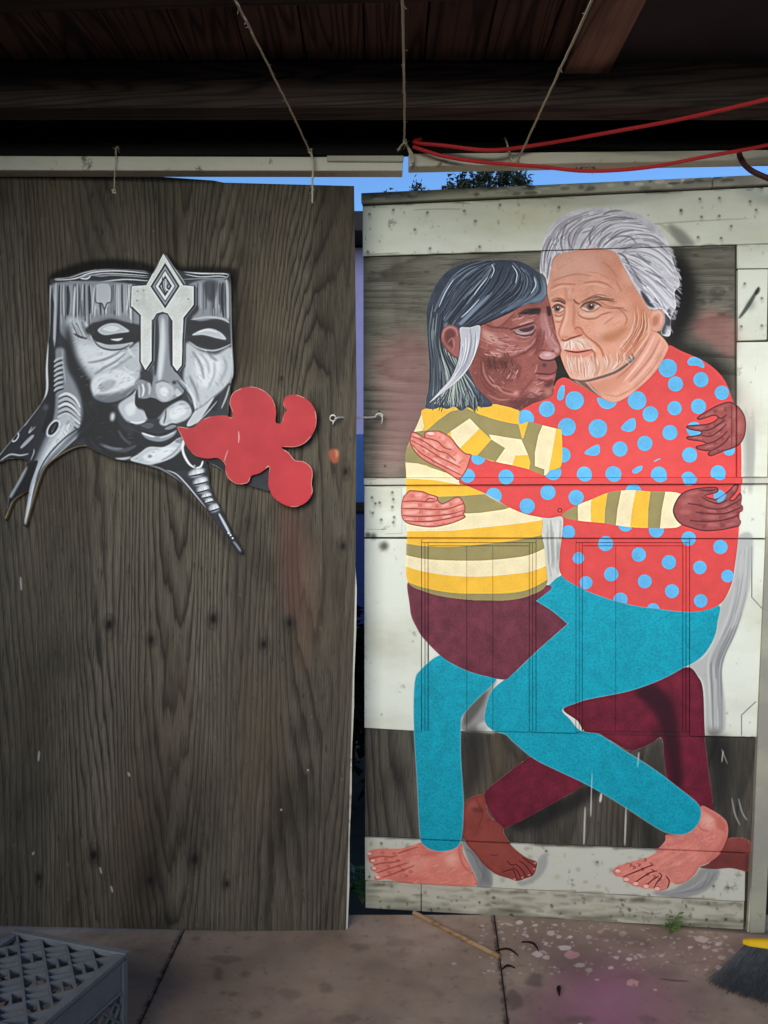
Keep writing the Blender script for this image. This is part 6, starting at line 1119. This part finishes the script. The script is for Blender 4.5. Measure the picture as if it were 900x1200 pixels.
# ---------------------------------------------------------------- beyond the doors: house, blue fence, hedge, trees
hs = tag(empty('house', (-1.5, 9, 0)), 'pale lavender house wall with a dark eave beyond the door gap', 'house')
obj('wall', bbox(-3.5, 4.2, 0, .2, -.2, 4.3, .01), plain('lavender_render', (112, 112, 150), .9, .06, 8.), hs); obj('eave', bbox(-3.8, 4.5, -.5, .3, 4.31, 4.52, .01), plain('dark_eave', (34, 32, 36), .9), hs)
bf = tag(empty('blue_fence', (-.35, 5.2, 0)), 'blue painted board fence seen through the gap between the doors', 'fence')
mb1, mb2 = plain('blue_board', (48, 88, 146), .7, .1, 14.), plain('dark_blue_board', (36, 52, 108), .7, .1, 14.)
for i in range(7): obj('board', bbox(-1.3+i*.4+.004, -.9+i*.4-.004, 0, .03, 1.42, 1.86, .004), mb1, bf); obj('board', bbox(-1.3+i*.4+.004, -.9+i*.4-.004, 0, .03, .1, 1.36, .004), mb2, bf)
obj('rail', bbox(-1.3, 1.5, -.03, 0, 1.36, 1.42, .004), M_core, bf)
for X in (-1.25, 1.4): obj('fence_post', bbox(X, X+.08, .035, .11, -.2, 1.9, .005), M_core, bf)
def crown(c, rx, ry, rz, n, L):
    V, F = [], []; cl = [(Vector((rnd.gauss(0, 1), rnd.gauss(0, 1), rnd.gauss(0, 1))).normalized()*rnd.uniform(.3, .95)) for _ in range(60)]
    for q in cl[:40]: q.z = abs(q.z)
    for _ in range(n):
        q = rnd.choice(cl); s = rnd.uniform(.12, .34); p = q+Vector((rnd.gauss(0, 1), rnd.gauss(0, 1), rnd.gauss(0, 1))).normalized()*s*rnd.random()**.4; p = Vector((c[0]+p.x*rx, c[1]+p.y*ry, c[2]+p.z*rz))
        a = Vector((rnd.gauss(0, 1), rnd.gauss(0, 1), rnd.gauss(0, .6)+.4)).normalized(); d = a.cross(Vector((rnd.gauss(0, 1), rnd.gauss(0, 1), rnd.gauss(0, 1)))).normalized(); k = len(V); l = L*rnd.uniform(.6, 1.4)
        V += [p-d*l*.28, p+a*l*.5+Vector((0, 0, 0)), p+d*l*.28, p+a*l]; F += [(k, k+1, k+2), (k, k+3, k+1), (k+1, k+3, k+2)]
    return ([tuple(v) for v in V], F)
M_bark = plain('dark_bark', (52, 44, 38), .95, .3, 12.); M_tree = plain('dark_conifer', (26, 34, 24), .8, .3, 3.); M_hedge = plain('hedge_green', (22, 30, 20), .8, .3, 9.)
def tree(loc, crowns, label, n):
    o = tag(empty('tree', loc), label, 'tree', 'trees beyond the doors'); top = max(c[2] for c, *_ in crowns)
    obj('trunk', tube(smooth3([Vector((0, 0, -.3)), Vector((.1, 0, top*.4)), Vector((-.05, .1, top*.8)), Vector((.05, 0, top))], 5), .34, 10, None, .1), M_bark, o, True)
    for c, rx, ry, rz in crowns:
        obj('limb', tube(smooth3([Vector((0, 0, top*.55)), Vector((c[0]*.5, c[1]*.5, (top*.55+c[2])*.5)), Vector(c)], 4), .12, 7, None, .04), M_bark, o, True); obj('crown', crown(c, rx, ry, rz, n, .17), M_tree, o)
tree((3.6, 30, 0), [((.5, 0, 11.7), 1.7, 1.6, 2.6), ((-.9, .3, 11.3), 1.2, 1.3, 2.4), ((1.4, 0, 11.0), 1.0, 1., 2.2), ((-.2, 0, 8.4), 2.6, 2., 2.4)], 'dark bushy treetop showing above the mural door beside the red rope', 12000)
tree((.8, 31, 0), [((.2, 0, 11.7), 1.2, 1.0, 2.2), ((-.5, 0, 11.6), .8, .9, 1.9)], 'low dark treetop barely showing over the corner of the mural door', 8000)
hd = tag(empty('hedge', (-.2, 4.1, -.13)), 'near black hedge low behind the gap between the doors', 'hedge'); obj('foliage', crown((0, 0, .55), .9, .35, .55, 9000, .07), M_hedge, hd); obj('stem', tube([Vector((0, 0, 0)), Vector((.05, 0, .6))], .03, 6), M_bark, hd)
